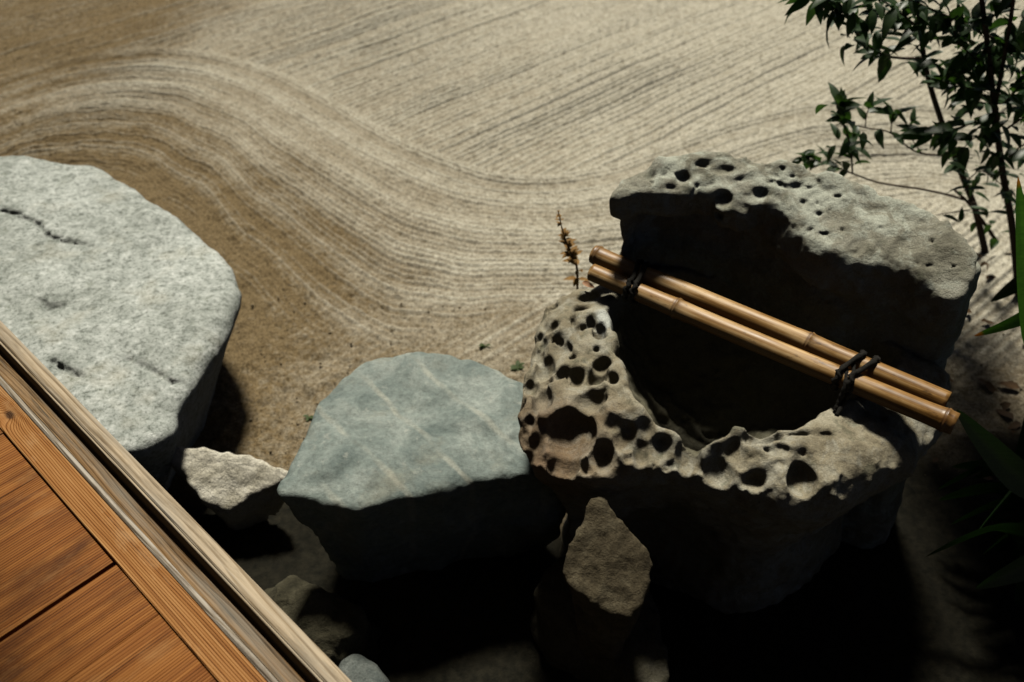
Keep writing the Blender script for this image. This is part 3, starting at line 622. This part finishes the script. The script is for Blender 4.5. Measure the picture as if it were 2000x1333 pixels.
# ------------------------------------------------------------------ bamboo poles across the basin
BAMM = mat_bamboo()
RIGM = mat_simple('black_rope_material', (0.006, 0.006, 0.005), (0.022, 0.02, 0.017), (300, 300, 300), 0.9, 0.8, spec=0.15)
INM = mat_simple('bamboo_inside_material', (0.10, 0.06, 0.025), (0.2, 0.13, 0.07), (90, 90, 90), 0.9)
rest = empty('bamboo_rest', at(1500, 680, 0.53))
tag(rest, 'pair of tied brown bamboo poles laid across the stone basin', 'bamboo poles')
def pole(p0, p1, r0, r1, nodes, seed):
    """culm along local X from 0 to length; nodes: fractions; hollow ends"""
    p0, p1 = Vector(p0), Vector(p1); Ln = (p1 - p0).length; rng = random.Random(seed)
    st = sorted(set([i / 110 for i in range(111)] + [min(1, max(0, n + d / Ln)) for n in nodes for d in (-.008, -.005, -.003, -.0015, 0, .0015, .003, .006, .01)]))
    Vv, Ff, at_n = [], [], []; K = 28
    bend = rng.uniform(-0.003, 0.003)
    for t in st:
        x = t * Ln; r = r0 * (1 - t) + r1 * t; w = 0
        for n in nodes:
            u = (t - n) * Ln
            r += 0.0022 * math.exp(-(u / 0.0035) ** 2) - 0.0016 * math.exp(-((u + 0.0015) / 0.0012) ** 2) + 0.0010 * math.exp(-(u / 0.02) ** 2)
            w = max(w, math.exp(-((u + 0.001) / 0.0028) ** 2), 0.5 * math.exp(-((u - 0.006) / 0.008) ** 2))
        for k in range(K):
            a = 2 * math.pi * k / K; rr = r * (1 + 0.012 * math.sin(2 * a + seed) + 0.006 * math.sin(t * 17 + 3 * a))
            Vv.append((x, rr * math.cos(a) + bend * math.sin(math.pi * t), rr * math.sin(a))); at_n.append(w)
    ns = len(st)
    for i in range(ns - 1):
        for k in range(K):
            Ff.append((i * K + k, i * K + (k + 1) % K, (i + 1) * K + (k + 1) % K, (i + 1) * K + k))
    # hollow ends
    for e, x, sg, r in ((0, 0.0, 1, r0), (ns - 1, Ln, -1, r1)):
        b = len(Vv)
        for fr_, dx in ((0.74, 0.0), (0.72, 0.018)):
            for k in range(K):
                a = 2 * math.pi * k / K; Vv.append((x + sg * dx, r * fr_ * math.cos(a), r * fr_ * math.sin(a))); at_n.append(0.3)
        Vv.append((x + sg * 0.018, 0, 0)); at_n.append(0.9)
        for k in range(K):
            k2 = (k + 1) % K
            q = [(e * K + k, b + k, b + k2, e * K + k2), (b + k, b + K + k, b + K + k2, b + k2)]
            t3 = (b + K + k, b + 2 * K, b + K + k2)
            if sg < 0: q = [f[::-1] for f in q]; t3 = t3[::-1]
            Ff += q + [t3]
    me = mesh_py('pole', Vv, Ff)
    a_ = me.attributes.new('node', 'FLOAT', 'POINT'); a_.data.foreach_set('value', at_n)
    o = obj('pole', me, BAMM, rest)
    d = (p1 - p0).normalized(); o.rotation_euler = d.to_track_quat('X', 'Z').to_euler(); o.location = p0 - rest.location
    return o
F0, F1 = Vector(at(1156, 532, 0.545)), Vector(at(1866, 829, 0.548))
B0, B1 = Vector(at(1160, 497, 0.550)), Vector(at(1850, 786, 0.553))
def frac(a, b, px):  # fraction of the pole seen at a given photo x
    best = min(range(1001), key=lambda i: abs((lambda p: CX + FPX * p.x / (p.y * CP + (CAMZ - p.z) * SP))(a.lerp(b, i / 1000)) - px)); return best / 1000
pole(F0, F1, 0.0164, 0.0176, [frac(F0, F1, 1322), frac(F0, F1, 1846)], 1)
pole(B0, B1, 0.0170, 0.0175, [0.012, frac(B0, B1, 1578)], 2)
def rope_tie(px, dx, seed):
    """a lashing loop round both poles, across their axis"""
    rng = random.Random(seed)
    a = F0.lerp(F1, frac(F0, F1, px)); b = B0.lerp(B1, frac(B0, B1, px + dx))
    ax = (F1 - F0).normalized(); u = (b - a); u -= ax * u.dot(ax); D = u.length; u.normalize(); n = ax.cross(u); R = 0.0208
    path = []
    for i in range(16): t = math.pi * (0.5 + i / 15); path.append(a + u * (R * math.cos(t)) + n * (R * math.sin(t)))
    for i in range(16): t = math.pi * (-0.5 + i / 15); path.append(b + u * (R * math.cos(t)) + n * (R * math.sin(t)))
    path = [p + (b - a).dot(ax) * ax * ((p - a).dot(u) / max(D, 1e-4)) * 0.0 for p in path]
    Vv, Ff, K = [], [], 8; N = len(path); tw = 0
    fine = []
    for i in range(N):
        for s in range(5): fine.append(path[i].lerp(path[(i + 1) % N], s / 5))
    N = len(fine)
    for i, p in enumerate(fine):
        t = (fine[(i + 1) % N] - fine[i - 1]).normalized(); e1 = ax - t * ax.dot(t); e1.normalize(); e2 = t.cross(e1)
        jit = ax * (0.0016 * math.sin(i * 0.35 + seed)) 
        for k in range(K):
            an = 2 * math.pi * k / K; r = 0.0050 * (1 + 0.20 * math.cos(2 * (an + i * 0.33)))
            Vv.append(p + jit + e1 * r * math.cos(an) + e2 * r * math.sin(an) - rest.location)
    for i in range(N):
        for k in range(K): Ff.append((i * K + k, i * K + (k + 1) % K, ((i + 1) % N) * K + (k + 1) % K, ((i + 1) % N) * K + k))
    return obj('rope_loop', mesh_py('rope_loop', Vv, Ff), RIGM, rest)
for px, dx, s in ((1640, 36, 1), (1664, 38, 2), (1232, 12, 3), (1244, 12, 4)): rope_tie(px, dx, s)

def tube(pts, radii, K=7):
    Vv, Ff = [], []; pts = [Vector(p) for p in pts]; N = len(pts)
    up = Vector((0.31, 0.17, 0.93))
    for i, p in enumerate(pts):
        t = (pts[min(i + 1, N - 1)] - pts[max(i - 1, 0)]).normalized(); e1 = up.cross(t)
        if e1.length < 1e-3: e1 = Vector((1, 0, 0)).cross(t)
        e1.normalize(); e2 = t.cross(e1)
        for k in range(K):
            a = 2 * math.pi * k / K; Vv.append(p + (e1 * math.cos(a) + e2 * math.sin(a)) * radii[i])
    for i in range(N - 1):
        for k in range(K): Ff.append((i * K + k, i * K + (k + 1) % K, (i + 1) * K + (k + 1) % K, (i + 1) * K + k))
    Ff.append(tuple(range(K))[::-1]); Ff.append(tuple((N - 1) * K + k for k in range(K)))
    return Vv, Ff
def spline(pts, n=6):
    pts = [Vector(p) for p in pts]; out = []
    for i in range(len(pts) - 1):
        p0, p1, p2, p3 = pts[max(i - 1, 0)], pts[i], pts[i + 1], pts[min(i + 2, len(pts) - 1)]
        for s in range(n):
            t = s / n; out.append(0.5 * ((2 * p1) + (p2 - p0) * t + (2 * p0 - 5 * p1 + 4 * p2 - p3) * t * t + (3 * p1 - p0 - 3 * p2 + p3) * t ** 3))
    out.append(pts[-1]); return out
# loose cord ends of the right-hand lashing, hanging on the rim
kk = F0.lerp(F1, frac(F0, F1, 1652))
for off in ((0, 0), (0.012, 0.01)):
    pts = spline([kk + Vector((off[0], 0.015, 0.018)), kk + Vector((-0.008 + off[0], -0.020, 0.008)), kk + Vector((-0.014 + off[1], -0.030, -0.018)), kk + Vector((-0.020, -0.040 - off[1], -0.034))], 8)
    pts = [p - rest.location for p in pts]
    obj('cord_end', mesh_py('cord_end', *tube(pts, [0.0036 * (1 + 0.2 * math.sin(i * 1.9)) for i in range(len(pts))], 8)), RIGM, rest)

# ------------------------------------------------------------------ shrub
LEAFM = mat_simple('shrub_leaf_material', (0.012, 0.032, 0.012), (0.040, 0.075, 0.024), (60, 60, 60), 0.42, 0.3, trans=0.30, spec=0.45)
BARKM = mat_simple('shrub_bark_material', (0.022, 0.014, 0.009), (0.07, 0.045, 0.028), (120, 120, 120), 0.9, 0.6)
def leaf_mesh(name, L, W, fold, curl, n=6, wav=0.0):
    Vv, Ff = [], []
    for i in range(n + 1):
        t = i / n; w = W * (math.sin(math.pi * min(1, t ** 0.8)) ** 0.85) * (1 - 0.25 * t) + (0.0006 if t < 1 else 0.0)
        z = -curl * L * t * t; x = L * t
        zz = fold * w + wav * W * math.sin(t * 9)
        Vv += [(x, -w, z + zz), (x, 0, z), (x, w, z + zz * 0.9)]
    for i in range(n):
        a = i * 3; Ff += [(a, a + 1, a + 4, a + 3), (a + 1, a + 2, a + 5, a + 4)]
    return mesh_py(name, Vv, Ff)
LV = [leaf_mesh('leaf', 0.062, 0.0145, 0.35, 0.18), leaf_mesh('leaf', 0.070, 0.0150, 0.25, 0.35), leaf_mesh('leaf', 0.058, 0.0165, 0.4, 0.05, wav=0.2), leaf_mesh('leaf', 0.072, 0.0150, 0.3, 0.5, wav=0.15)]
for m_ in LV: m_.materials.append(LEAFM)
BIGLEAF = leaf_mesh('leaf', 0.085, 0.030, 0.12, 0.25, 8, 0.15); BIGLEAF.materials.append(LEAFM)
shr_base = Vector(at(1925, 492, 0.0)); shrub = empty('garden_shrub', shr_base)
tag(shrub, 'leafy dark green shrub with thin upright stems beside the boulder', 'shrub')
NL = [0]
def put_leaf(pos, direction, scale=1.0, me=None, roll=None, par=None):
    if NL[0] >= 296: return
    NL[0] += 1
    o = bpy.data.objects.new('leaf', me or random.choice(LV)); COL.objects.link(o); o.parent = par or shrub
    d = Vector(direction).normalized(); q = d.to_track_quat('X', 'Z') @ Matrix.Rotation(random.uniform(-0.9, 0.9) if roll is None else roll, 3, 'X').to_quaternion()
    o.rotation_mode = 'QUATERNION'; o.rotation_quaternion = q; o.location = Vector(pos) - shr_base; o.scale = (scale,) * 3
def branch(name, px, r0, r1, leaves=0, lsize=1.0, start=0.15, clump=0):
    """px: list of (photo x, photo y, Y)"""
    pts = spline([atY(*p) for p in px], 6)
    rad = [r0 + (r1 - r0) * i / (len(pts) - 1) for i in range(len(pts))]
    bo_ = obj(name, mesh_py(name, [v - shr_base for v in tube(pts, rad, 7)[0]], tube(pts, rad, 7)[1]), BARKM, shrub)
    for i in range(leaves):
        t = start + (1 - start) * (i + random.random()) / leaves; k = min(int(t * (len(pts) - 1)), len(pts) - 2)
        p = pts[k].lerp(pts[k + 1], t * (len(pts) - 1) - k); d = (pts[k + 1] - pts[k]).normalized()
        side = Vector((random.gauss(0, 1), random.gauss(0, 0.8), random.gauss(0.1, 0.7)))
        put_leaf(p, d * 0.5 + side.normalized(), lsize * random.uniform(0.65, 1.15), par=bo_)
    for i in range(clump):
        put_leaf(pts[-1], (pts[-1] - pts[-3]).normalized() * 0.7 + Vector((random.gauss(0, .8), random.gauss(0, .8), random.gauss(0.1, .6))), lsize * random.uniform(0.7, 1.1), par=bo_)
    return pts
def c3(x, y, Y): return (1480 + x / 2.777, y / 2.777, Y)
g = (1925, 495, shr_base.y)
branch('stem', [g, (1905, 410, 2.16), (1880, 345, 2.13), (1845, 255, 2.10), (1812, 150, 2.05), (1795, 40, 2.0), (1788, -60, 1.95)], 0.0100, 0.0042, 6, 0.9, 0.35)
branch('stem', [(1990, 575, 1.95), (1978, 450, 2.0), (1957, 330, 2.0), (1942, 210, 1.98), (1930, 100, 1.95), (1912, -40, 1.9)], 0.0105, 0.0048, 14, 1.0, 0.35)
branch('stem', [(1945, 470, 2.15), (1925, 440, 2.14), (1890, 395, 2.12), (1862, 370, 2.12)], 0.006, 0.003)
branch('stem', [(1942, 215, 1.98), (1962, 110, 1.94), (1978, 10, 1.9), (1984, -60, 1.88)], 0.0055, 0.0035, 5)
branch('branch', [(1928, 40, 1.93), (1962, 15, 1.92), (2000, -25, 1.9)], 0.0035, 0.002, 4)
branch('branch', [(1905, 398, 2.14), (1858, 383, 2.12), (1800, 370, 2.1), (1720, 358, 2.08), (1672, 342, 2.06), (1620, 322, 2.05), (1568, 308, 2.04)], 0.0038, 0.0014, 16, 0.75, 0.72, 4)
branch('branch', [(1665, 340, 2.06), (1662, 300, 2.05), (1655, 262, 2.04), (1638, 225, 2.03), (1640, 205, 2.03)], 0.0026, 0.0014, 22, 0.85, 0.1, 6)
branch('branch', [(1860, 305, 2.1), (1800, 300, 2.08), (1770, 285, 2.06), (1735, 258, 2.05), (1690, 250, 2.05), (1650, 240, 2.04)], 0.0026, 0.0012, 6, 0.8, 0.3, 3)
branch('branch', [(1740, 260, 2.05), (1742, 235, 2.05), (1744, 215, 2.05)], 0.0018, 0.0012, 4, 0.8, 0.3, 3)
branch('branch', [(1690, 250, 2.05), (1692, 228, 2.05), (1697, 212, 2.05)], 0.0016, 0.0012, 3, 0.8, 0.3, 3)
branch('branch', [(1800, 300, 2.08), (1775, 260, 2.08), (1782, 240, 2.08)], 0.0016, 0.001, 4, 0.55, 0.3, 2)
branch('branch', [c3(905, 315, 2.06), c3(800, 318, 2.05), c3(700, 305, 2.04), c3(620, 265, 2.02), c3(545, 190, 2.0), c3(490, 90, 1.97), c3(430, 0, 1.95), c3(380, -60, 1.94)], 0.0036, 0.0016, 20, 0.95, 0.25, 3)
branch('branch', [c3(500, 110, 1.97), c3(440, 70, 1.96), c3(360, 20, 1.95), c3(280, -10, 1.94)], 0.002, 0.0012, 10, 1.05, 0.2, 5)
branch('branch', [c3(880, 160, 2.02), c3(760, 60, 1.98), c3(640, -20, 1.96)], 0.003, 0.0016, 14, 1.0, 0.1, 4)
branch('branch', [c3(820, 0, 1.96), c3(960, 60, 1.97), c3(1100, 120, 1.97), c3(1240, 190, 1.96), c3(1330, 225, 1.95)], 0.0026, 0.002, 18, 0.95, 0.0)
branch('branch', [c3(905, 320, 2.08), c3(1020, 390, 2.06), c3(1120, 460, 2.04), c3(1240, 540, 2.02), c3(1300, 600, 2.01)], 0.0040, 0.005, 18, 0.95, 0.05)
branch('branch', [c3(1310, 400, 1.98), c3(1200, 330, 1.96), c3(1100, 240, 1.95), c3(1040, 120, 1.93)], 0.0028, 0.0014, 22, 0.95, 0.1, 4)
branch('branch', [c3(1300, 330, 1.96), c3(1380, 260, 1.94), c3(1460, 180, 1.92)], 0.0028, 0.0014, 14, 0.95, 0.1, 3)
branch('branch', [c3(1310, 650, 2.0), c3(1200, 660, 1.99), c3(1100, 690, 1.98), c3(990, 720, 1.98), c3(900, 740, 1.98)], 0.0024, 0.0012, 9, 1.05, 0.3, 3)
branch('branch', [c3(1320, 780, 2.0), c3(1200, 740, 1.99), c3(1120, 800, 1.98)], 0.0022, 0.0012, 6, 1.0, 0.3, 2)
branch('branch', [c3(1340, 560, 1.97), c3(1420, 470, 1.95), c3(1500, 400, 1.93)], 0.003, 0.0015, 16, 1.0, 0.0, 3)
branch('branch', [c3(1280, 450, 1.97), c3(1180, 480, 1.96), c3(1090, 470, 1.95), c3(1000, 440, 1.95)], 0.0025, 0.0012, 14, 0.95, 0.1, 3)
branch('branch', [c3(1120, 1000, 2.12), c3(1160, 960, 2.05), c3(1220, 930, 1.98), c3(1330, 1010, 1.95)], 0.002, 0.0012, 4, 1.0)
branch('branch', [c3(1150, 1140, 2.12), c3(1010, 1160, 2.1), c3(960, 1170, 2.1)], 0.0022, 0.001, 2, 0.8)
branch('branch', [c3(1350, 700, 1.96), c3(1440, 640, 1.93), c3(1520, 600, 1.9)], 0.003, 0.0015, 12, 1.15, 0.0, 2)
branch('branch', [c3(1360, 860, 1.97), c3(1420, 800, 1.94), c3(1500, 760, 1.92)], 0.003, 0.0015, 8, 1.2, 0.0, 2)
for px, py, d in ((1888, 360, (-0.55, -0.3, -0.6)), (1925, 345, (0.7, -0.3, -0.35)), (1930, 300, (0.3, -0.5, -0.85)), (1975, 265, (0.4, -0.4, -0.8))):
    put_leaf(atY(px, py, 1.96), d, 0.95, BIGLEAF, 0.3)

# unseen upper crown, added and shaped to shade the near right ground
lm = LV[1]; lc = np.array([v.co[:] for v in lm.vertices]); lf = np.array([p.vertices[:] for p in lm.polygons]); VV, FF = [], []
for i in range(4400):
    while True:
        p = RNG.uniform((0.84, 1.70, 1.02), (2.0, 2.07, 1.72))
        if vnoise(np.array([p[0]]), np.array([p[1]]), np.array([p[2]]), 5.0, 1.0)[0] > -0.6: break
    q = Vector(RNG.normal(0, 1, 3)); q.z *= 0.5
    M = np.array(q.to_track_quat('X', 'Z').to_matrix()) * RNG.uniform(0.8, 1.4)
    VV.append(lc @ M.T + p - np.array(shr_base)); FF.append(lf + i * len(lc))
# the small leaves deeper in the shrub, too many to pick apart
for i in range(400):
    while True:
        px, py = RNG.uniform(1580, 2060), RNG.uniform(-60, 470)
        dn = 0.7 * np.exp(-((px - 1930) / 95) ** 2 - ((py - 140) / 130) ** 2) + 0.55 * np.exp(-((px - 1780) / 110) ** 2 - ((py - 40) / 65) ** 2) + 0.5 * np.exp(-((px - 1640) / 40) ** 2 - ((py - 275) / 40) ** 2) + 0.5 * np.exp(-((px - 1640) / 70) ** 2 - ((py - 10) / 35) ** 2) + 0.45 * np.exp(-((px - 1955) / 65) ** 2 - ((py - 360) / 90) ** 2)
        if RNG.random() < dn: break
    p = np.array(atY(px, py, RNG.uniform(1.88, 2.12)))
    q = Vector(RNG.normal(0, 1, 3)); q.z *= 0.7
    M = np.array(q.to_track_quat('X', 'Z').to_matrix()) * RNG.uniform(0.5, 0.9)
    FF.append(lf + len(VV) * len(lc)); VV.append(lc @ M.T + p - np.array(shr_base))
up = obj('foliage', mesh_np('foliage', np.concatenate(VV), np.concatenate(FF)), LEAFM, shrub); up['kind'] = 'stuff'
for x in (0.95, 1.15, 1.5, 1.75):  # branches up into the added crown
    pts = spline([Vector(atY(1900, -30, 1.92)), Vector((1.25 + (x - 1.3) * 0.4, 1.95, 1.2)), Vector((x, 2.0, 1.8))], 6)
    t_ = tube(pts, [0.006 - 0.004 * i / len(pts) for i in range(len(pts))], 6); obj('branch', mesh_py('branch', [v - shr_base for v in t_[0]], t_[1]), BARKM, shrub)

# ------------------------------------------------------------------ broad-leaved plant at the right edge
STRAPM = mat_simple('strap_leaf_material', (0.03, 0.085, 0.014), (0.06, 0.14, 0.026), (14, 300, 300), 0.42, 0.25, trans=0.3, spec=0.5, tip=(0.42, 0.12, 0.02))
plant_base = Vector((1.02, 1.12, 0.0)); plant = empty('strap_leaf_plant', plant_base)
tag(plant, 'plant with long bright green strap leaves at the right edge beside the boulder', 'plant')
SHADEDM = mat_simple('shaded_strap_leaf_material', (0.008, 0.024, 0.006), (0.018, 0.045, 0.010), (14, 300, 300), 0.5, 0.25, trans=0.08, spec=0.3, tip=(0.42, 0.12, 0.02))  # darker copy of the strap leaf, deep shade put into its colour
def strap(pts, W, tipf=0.0, tw=0.0, lit=False):
    pts = spline(pts, 8); N = len(pts); Vv, Ff, tp = [], [], []; C = 7
    for i, p in enumerate(pts):
        t = i / (N - 1); d = (pts[min(i + 1, N - 1)] - pts[max(i - 1, 0)]).normalized()
        s = d.cross(Vector((math.sin(tw), -math.cos(tw), 0.35))); s.normalize(); u = s.cross(d)
        w = W * max(0.03, math.sin(math.pi * (0.08 + 0.92 * t) ** 0.75)) ** 0.8 if t < 1 else 0.0
        for j in range(C):
            q = (j / (C - 1) * 2 - 1); Vv.append(p + s * w * q + u * (abs(q) * w * 0.22) - plant_base); tp.append(1.0 if t > 1 - tipf else 0.0)
    for i in range(N - 1):
        for j in range(C - 1): a = i * C + j; Ff.append((a, a + 1, a + C + 1, a + C))
    me = mesh_py('leaf', Vv, Ff); a_ = me.attributes.new('tip', 'FLOAT', 'POINT'); a_.data.foreach_set('value', tp)
    return obj('leaf', me, STRAPM if lit else SHADEDM, plant)
pb_ = plant_base
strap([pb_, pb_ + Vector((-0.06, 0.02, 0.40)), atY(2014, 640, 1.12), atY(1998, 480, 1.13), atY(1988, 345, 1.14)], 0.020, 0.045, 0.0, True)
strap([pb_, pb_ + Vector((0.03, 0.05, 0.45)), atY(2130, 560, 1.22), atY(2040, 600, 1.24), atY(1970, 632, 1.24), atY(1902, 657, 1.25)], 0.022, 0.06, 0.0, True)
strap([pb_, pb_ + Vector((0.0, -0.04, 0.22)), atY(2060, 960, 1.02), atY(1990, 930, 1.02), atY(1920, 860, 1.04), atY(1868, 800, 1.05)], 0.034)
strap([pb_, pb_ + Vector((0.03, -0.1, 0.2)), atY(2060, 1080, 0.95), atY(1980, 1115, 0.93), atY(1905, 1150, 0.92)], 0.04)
strap([pb_, pb_ + Vector((0.05, 0.2, 0.4)), atY(2120, 540, 1.45), atY(2020, 540, 1.5), atY(1935, 590, 1.55)], 0.05)
for k in range(10):  # more leaves out of view past the right edge, added to cast shade
    a = random.uniform(-1.4, 1.2); L = random.uniform(0.35, 0.6)
    d = Vector((math.cos(a), math.sin(a), 0)); b = pb_ + Vector((0.28 + random.uniform(-.06, .2), random.uniform(-.3, .1), 0))
    strap([b, b + d * L * 0.15 + Vector((0, 0, L * 0.8)), b + d * L * 0.5 + Vector((0, 0, L * 1.15)), b + d * L * 0.95 + Vector((0, 0, L * 0.95))], random.uniform(0.03, 0.05), 0.0, a)

for k in range(14):   # low inner leaves over the darkened ground
    a = random.uniform(2.2, 4.6); L = random.uniform(0.16, 0.26)
    d = Vector((math.cos(a), math.sin(a), 0)); b = pb_ + Vector((random.uniform(-.02, .16), random.uniform(-.14, .08), 0))
    strap([b, b + d * L * 0.2 + Vector((0, 0, L * 0.8)), b + d * L * 0.6 + Vector((0, 0, L * 1.05)), b + d * L * 1.05 + Vector((0, 0, L * 0.7))], random.uniform(0.028, 0.042), 0.0, a)

# ------------------------------------------------------------------ small things
lm2 = leaf_mesh('litter', 0.05, 0.012, 0.3, 0.2, 5, 0.2); lc = np.array([v.co[:] for v in lm2.vertices]); lf = np.array([p.vertices[:] for p in lm2.polygons]); VV, FF = [], []
for i in range(90):
    p = np.array([RNG.uniform(0.88, 1.75), RNG.uniform(1.3, 2.15), 0.008]); q = Vector((RNG.normal(), RNG.normal(), RNG.normal() * 0.25))
    M = np.array(q.to_track_quat('X', 'Z').to_matrix()) * RNG.uniform(0.5, 1.1); VV.append(lc @ M.T + p); FF.append(lf + i * len(lc))
tag(obj('leaf_litter', mesh_np('leaf_litter', np.concatenate(VV), np.concatenate(FF)), mat_simple('leaf_litter_material', (0.035, 0.02, 0.008), (0.16, 0.085, 0.03), (9, 9, 9), 0.8)), 'brown fallen leaves scattered on the ground under the shrub', 'leaf litter', kind='stuff')

DRYM = mat_simple('dry_seedling_material', (0.16, 0.085, 0.022), (0.36, 0.20, 0.06), (90, 90, 90), 0.8, trans=0.3)
sb_ = Vector(at(1128, 560, 0.33)); sb_.z = 0.0; sb_ = Vector(atY(1128, 560, 1.62)); sb_ = Vector((sb_.x, 1.62, 0.0))
seed = empty('dry_seedling', sb_); tag(seed, 'thin orange-brown seedling standing behind the basin rim left of the bamboo ends', 'seedling')
pts = spline([sb_, atY(1128, 545, 1.61), atY(1112, 490, 1.60), atY(1100, 455, 1.60), atY(1090, 412, 1.60)], 8); pts = [p - sb_ for p in pts]
obj('stem', mesh_py('stem', *tube(pts, [0.0032 - 0.0022 * i / len(pts) for i in range(len(pts))], 6)), DRYM, seed)
TINY = leaf_mesh('leaf', 0.030, 0.0068, 0.4, 0.1, 4); TINY.materials.append(DRYM)
for i in range(90):
    t = 0.25 + 0.75 * random.random() ** 1.25; k = min(int(t * (len(pts) - 1)), len(pts) - 2)
    o = bpy.data.objects.new('leaf', TINY); COL.objects.link(o); o.parent = seed; o.location = pts[k]
    a = random.uniform(0, 6.28); q = Vector((math.cos(a), math.sin(a), random.uniform(-0.1, 0.9))).to_track_quat('X', 'Z')
    o.rotation_mode = 'QUATERNION'; o.rotation_quaternion = q; s = random.uniform(0.4, 1.0) * (1.45 - 1.05 * t); o.scale = (s,) * 3

def surf(fn, px, py): return march(fn, [(px, py)])[0][0]
q = surf(f_basin, 1152, 562)
FALL = leaf_mesh('fallen_leaf', 0.034, 0.0055, 0.7, -0.25, 8)
fl = obj('fallen_leaf', FALL, mat_simple('fallen_leaf_material', (0.20, 0.09, 0.04), (0.40, 0.22, 0.12), (80, 80, 80), 0.7, trans=0.1))
fl.location = Vector(at(1138, 551, q[2] + 0.010)); fl.rotation_euler = (0.5, 0.0, -0.8)
tag(fl, 'small curled brown fallen leaf on the basin rim by the bamboo ends', 'leaf')

WEEDM = mat_simple('weed_material', (0.03, 0.055, 0.015), (0.07, 0.10, 0.03), (90, 90, 90), 0.7, trans=0.25)
WL = leaf_mesh('leaf', 0.022, 0.006, 0.3, 0.3, 4); WL.materials.append(WEEDM)
for (px, py, n, lab) in ((1012, 718, 9, 'tiny green weed on the sand behind the blue-grey stone, by the basin'), (948, 676, 5, 'tiny green sprout on the sand above the blue-grey stone'), (604, 815, 4, 'tiny sprout in the earth left of the blue-grey stone')):
    b = Vector(at(px, py, 0.0)); w = empty('weed', b); tag(w, lab, 'weed', 'tiny weeds on the sand')
    for i in range(n):
        o = bpy.data.objects.new('leaf', WL); COL.objects.link(o); o.parent = w
        a = random.uniform(0, 6.28); o.rotation_mode = 'QUATERNION'; o.rotation_quaternion = Vector((math.cos(a), math.sin(a), random.uniform(0.3, 1.2))).to_track_quat('X', 'Z'); o.scale = (random.uniform(0.6, 1.1),) * 3

# loose grit and crumbs between the stones
ico = [(0, 0, 1), (.89, 0, .45), (.28, .85, .45), (-.72, .53, .45), (-.72, -.53, .45), (.28, -.85, .45), (.72, .53, -.45), (-.28, .85, -.45), (-.89, 0, -.45), (-.28, -.85, -.45), (.72, -.53, -.45), (0, 0, -1)]
icf = [(0, 1, 2), (0, 2, 3), (0, 3, 4), (0, 4, 5), (0, 5, 1), (1, 6, 2), (2, 7, 3), (3, 8, 4), (4, 9, 5), (5, 10, 1), (2, 6, 7), (3, 7, 8), (4, 8, 9), (5, 9, 10), (1, 10, 6), (6, 11, 7), (7, 11, 8), (8, 11, 9), (9, 11, 10), (10, 11, 6)]
ic = np.array(ico); fc = np.array(icf); VV, FF = [], []
for i in range(900):
    if i < 600: x, y = RNG.uniform(-0.95, 0.15), RNG.uniform(1.36, 2.0)
    elif i < 890: x, y = RNG.uniform(0.9, 1.8), RNG.uniform(1.2, 2.3)
    else: x, y = RNG.uniform(-2, 2), RNG.uniform(1.6, 4)
    r = 0.0010 + 0.0036 * RNG.random() ** 6
    VV.append(ic * r * RNG.uniform(0.6, 1.3, 3) * (1 + RNG.uniform(-.2, .2, (12, 1))) + np.array([x, y, r * 0.3])); FF.append(fc[:, ::-1] + 12 * i)
gt = obj('grit', mesh_np('grit', np.concatenate(VV), np.concatenate(FF), False), mat_plain_rock('grit_material', (0.14, 0.105, 0.06), (0.21, 0.165, 0.10), (0.30, 0.25, 0.17), 9))
tag(gt, 'loose brown grit scattered on the sand between the stones', 'grit', kind='stuff')
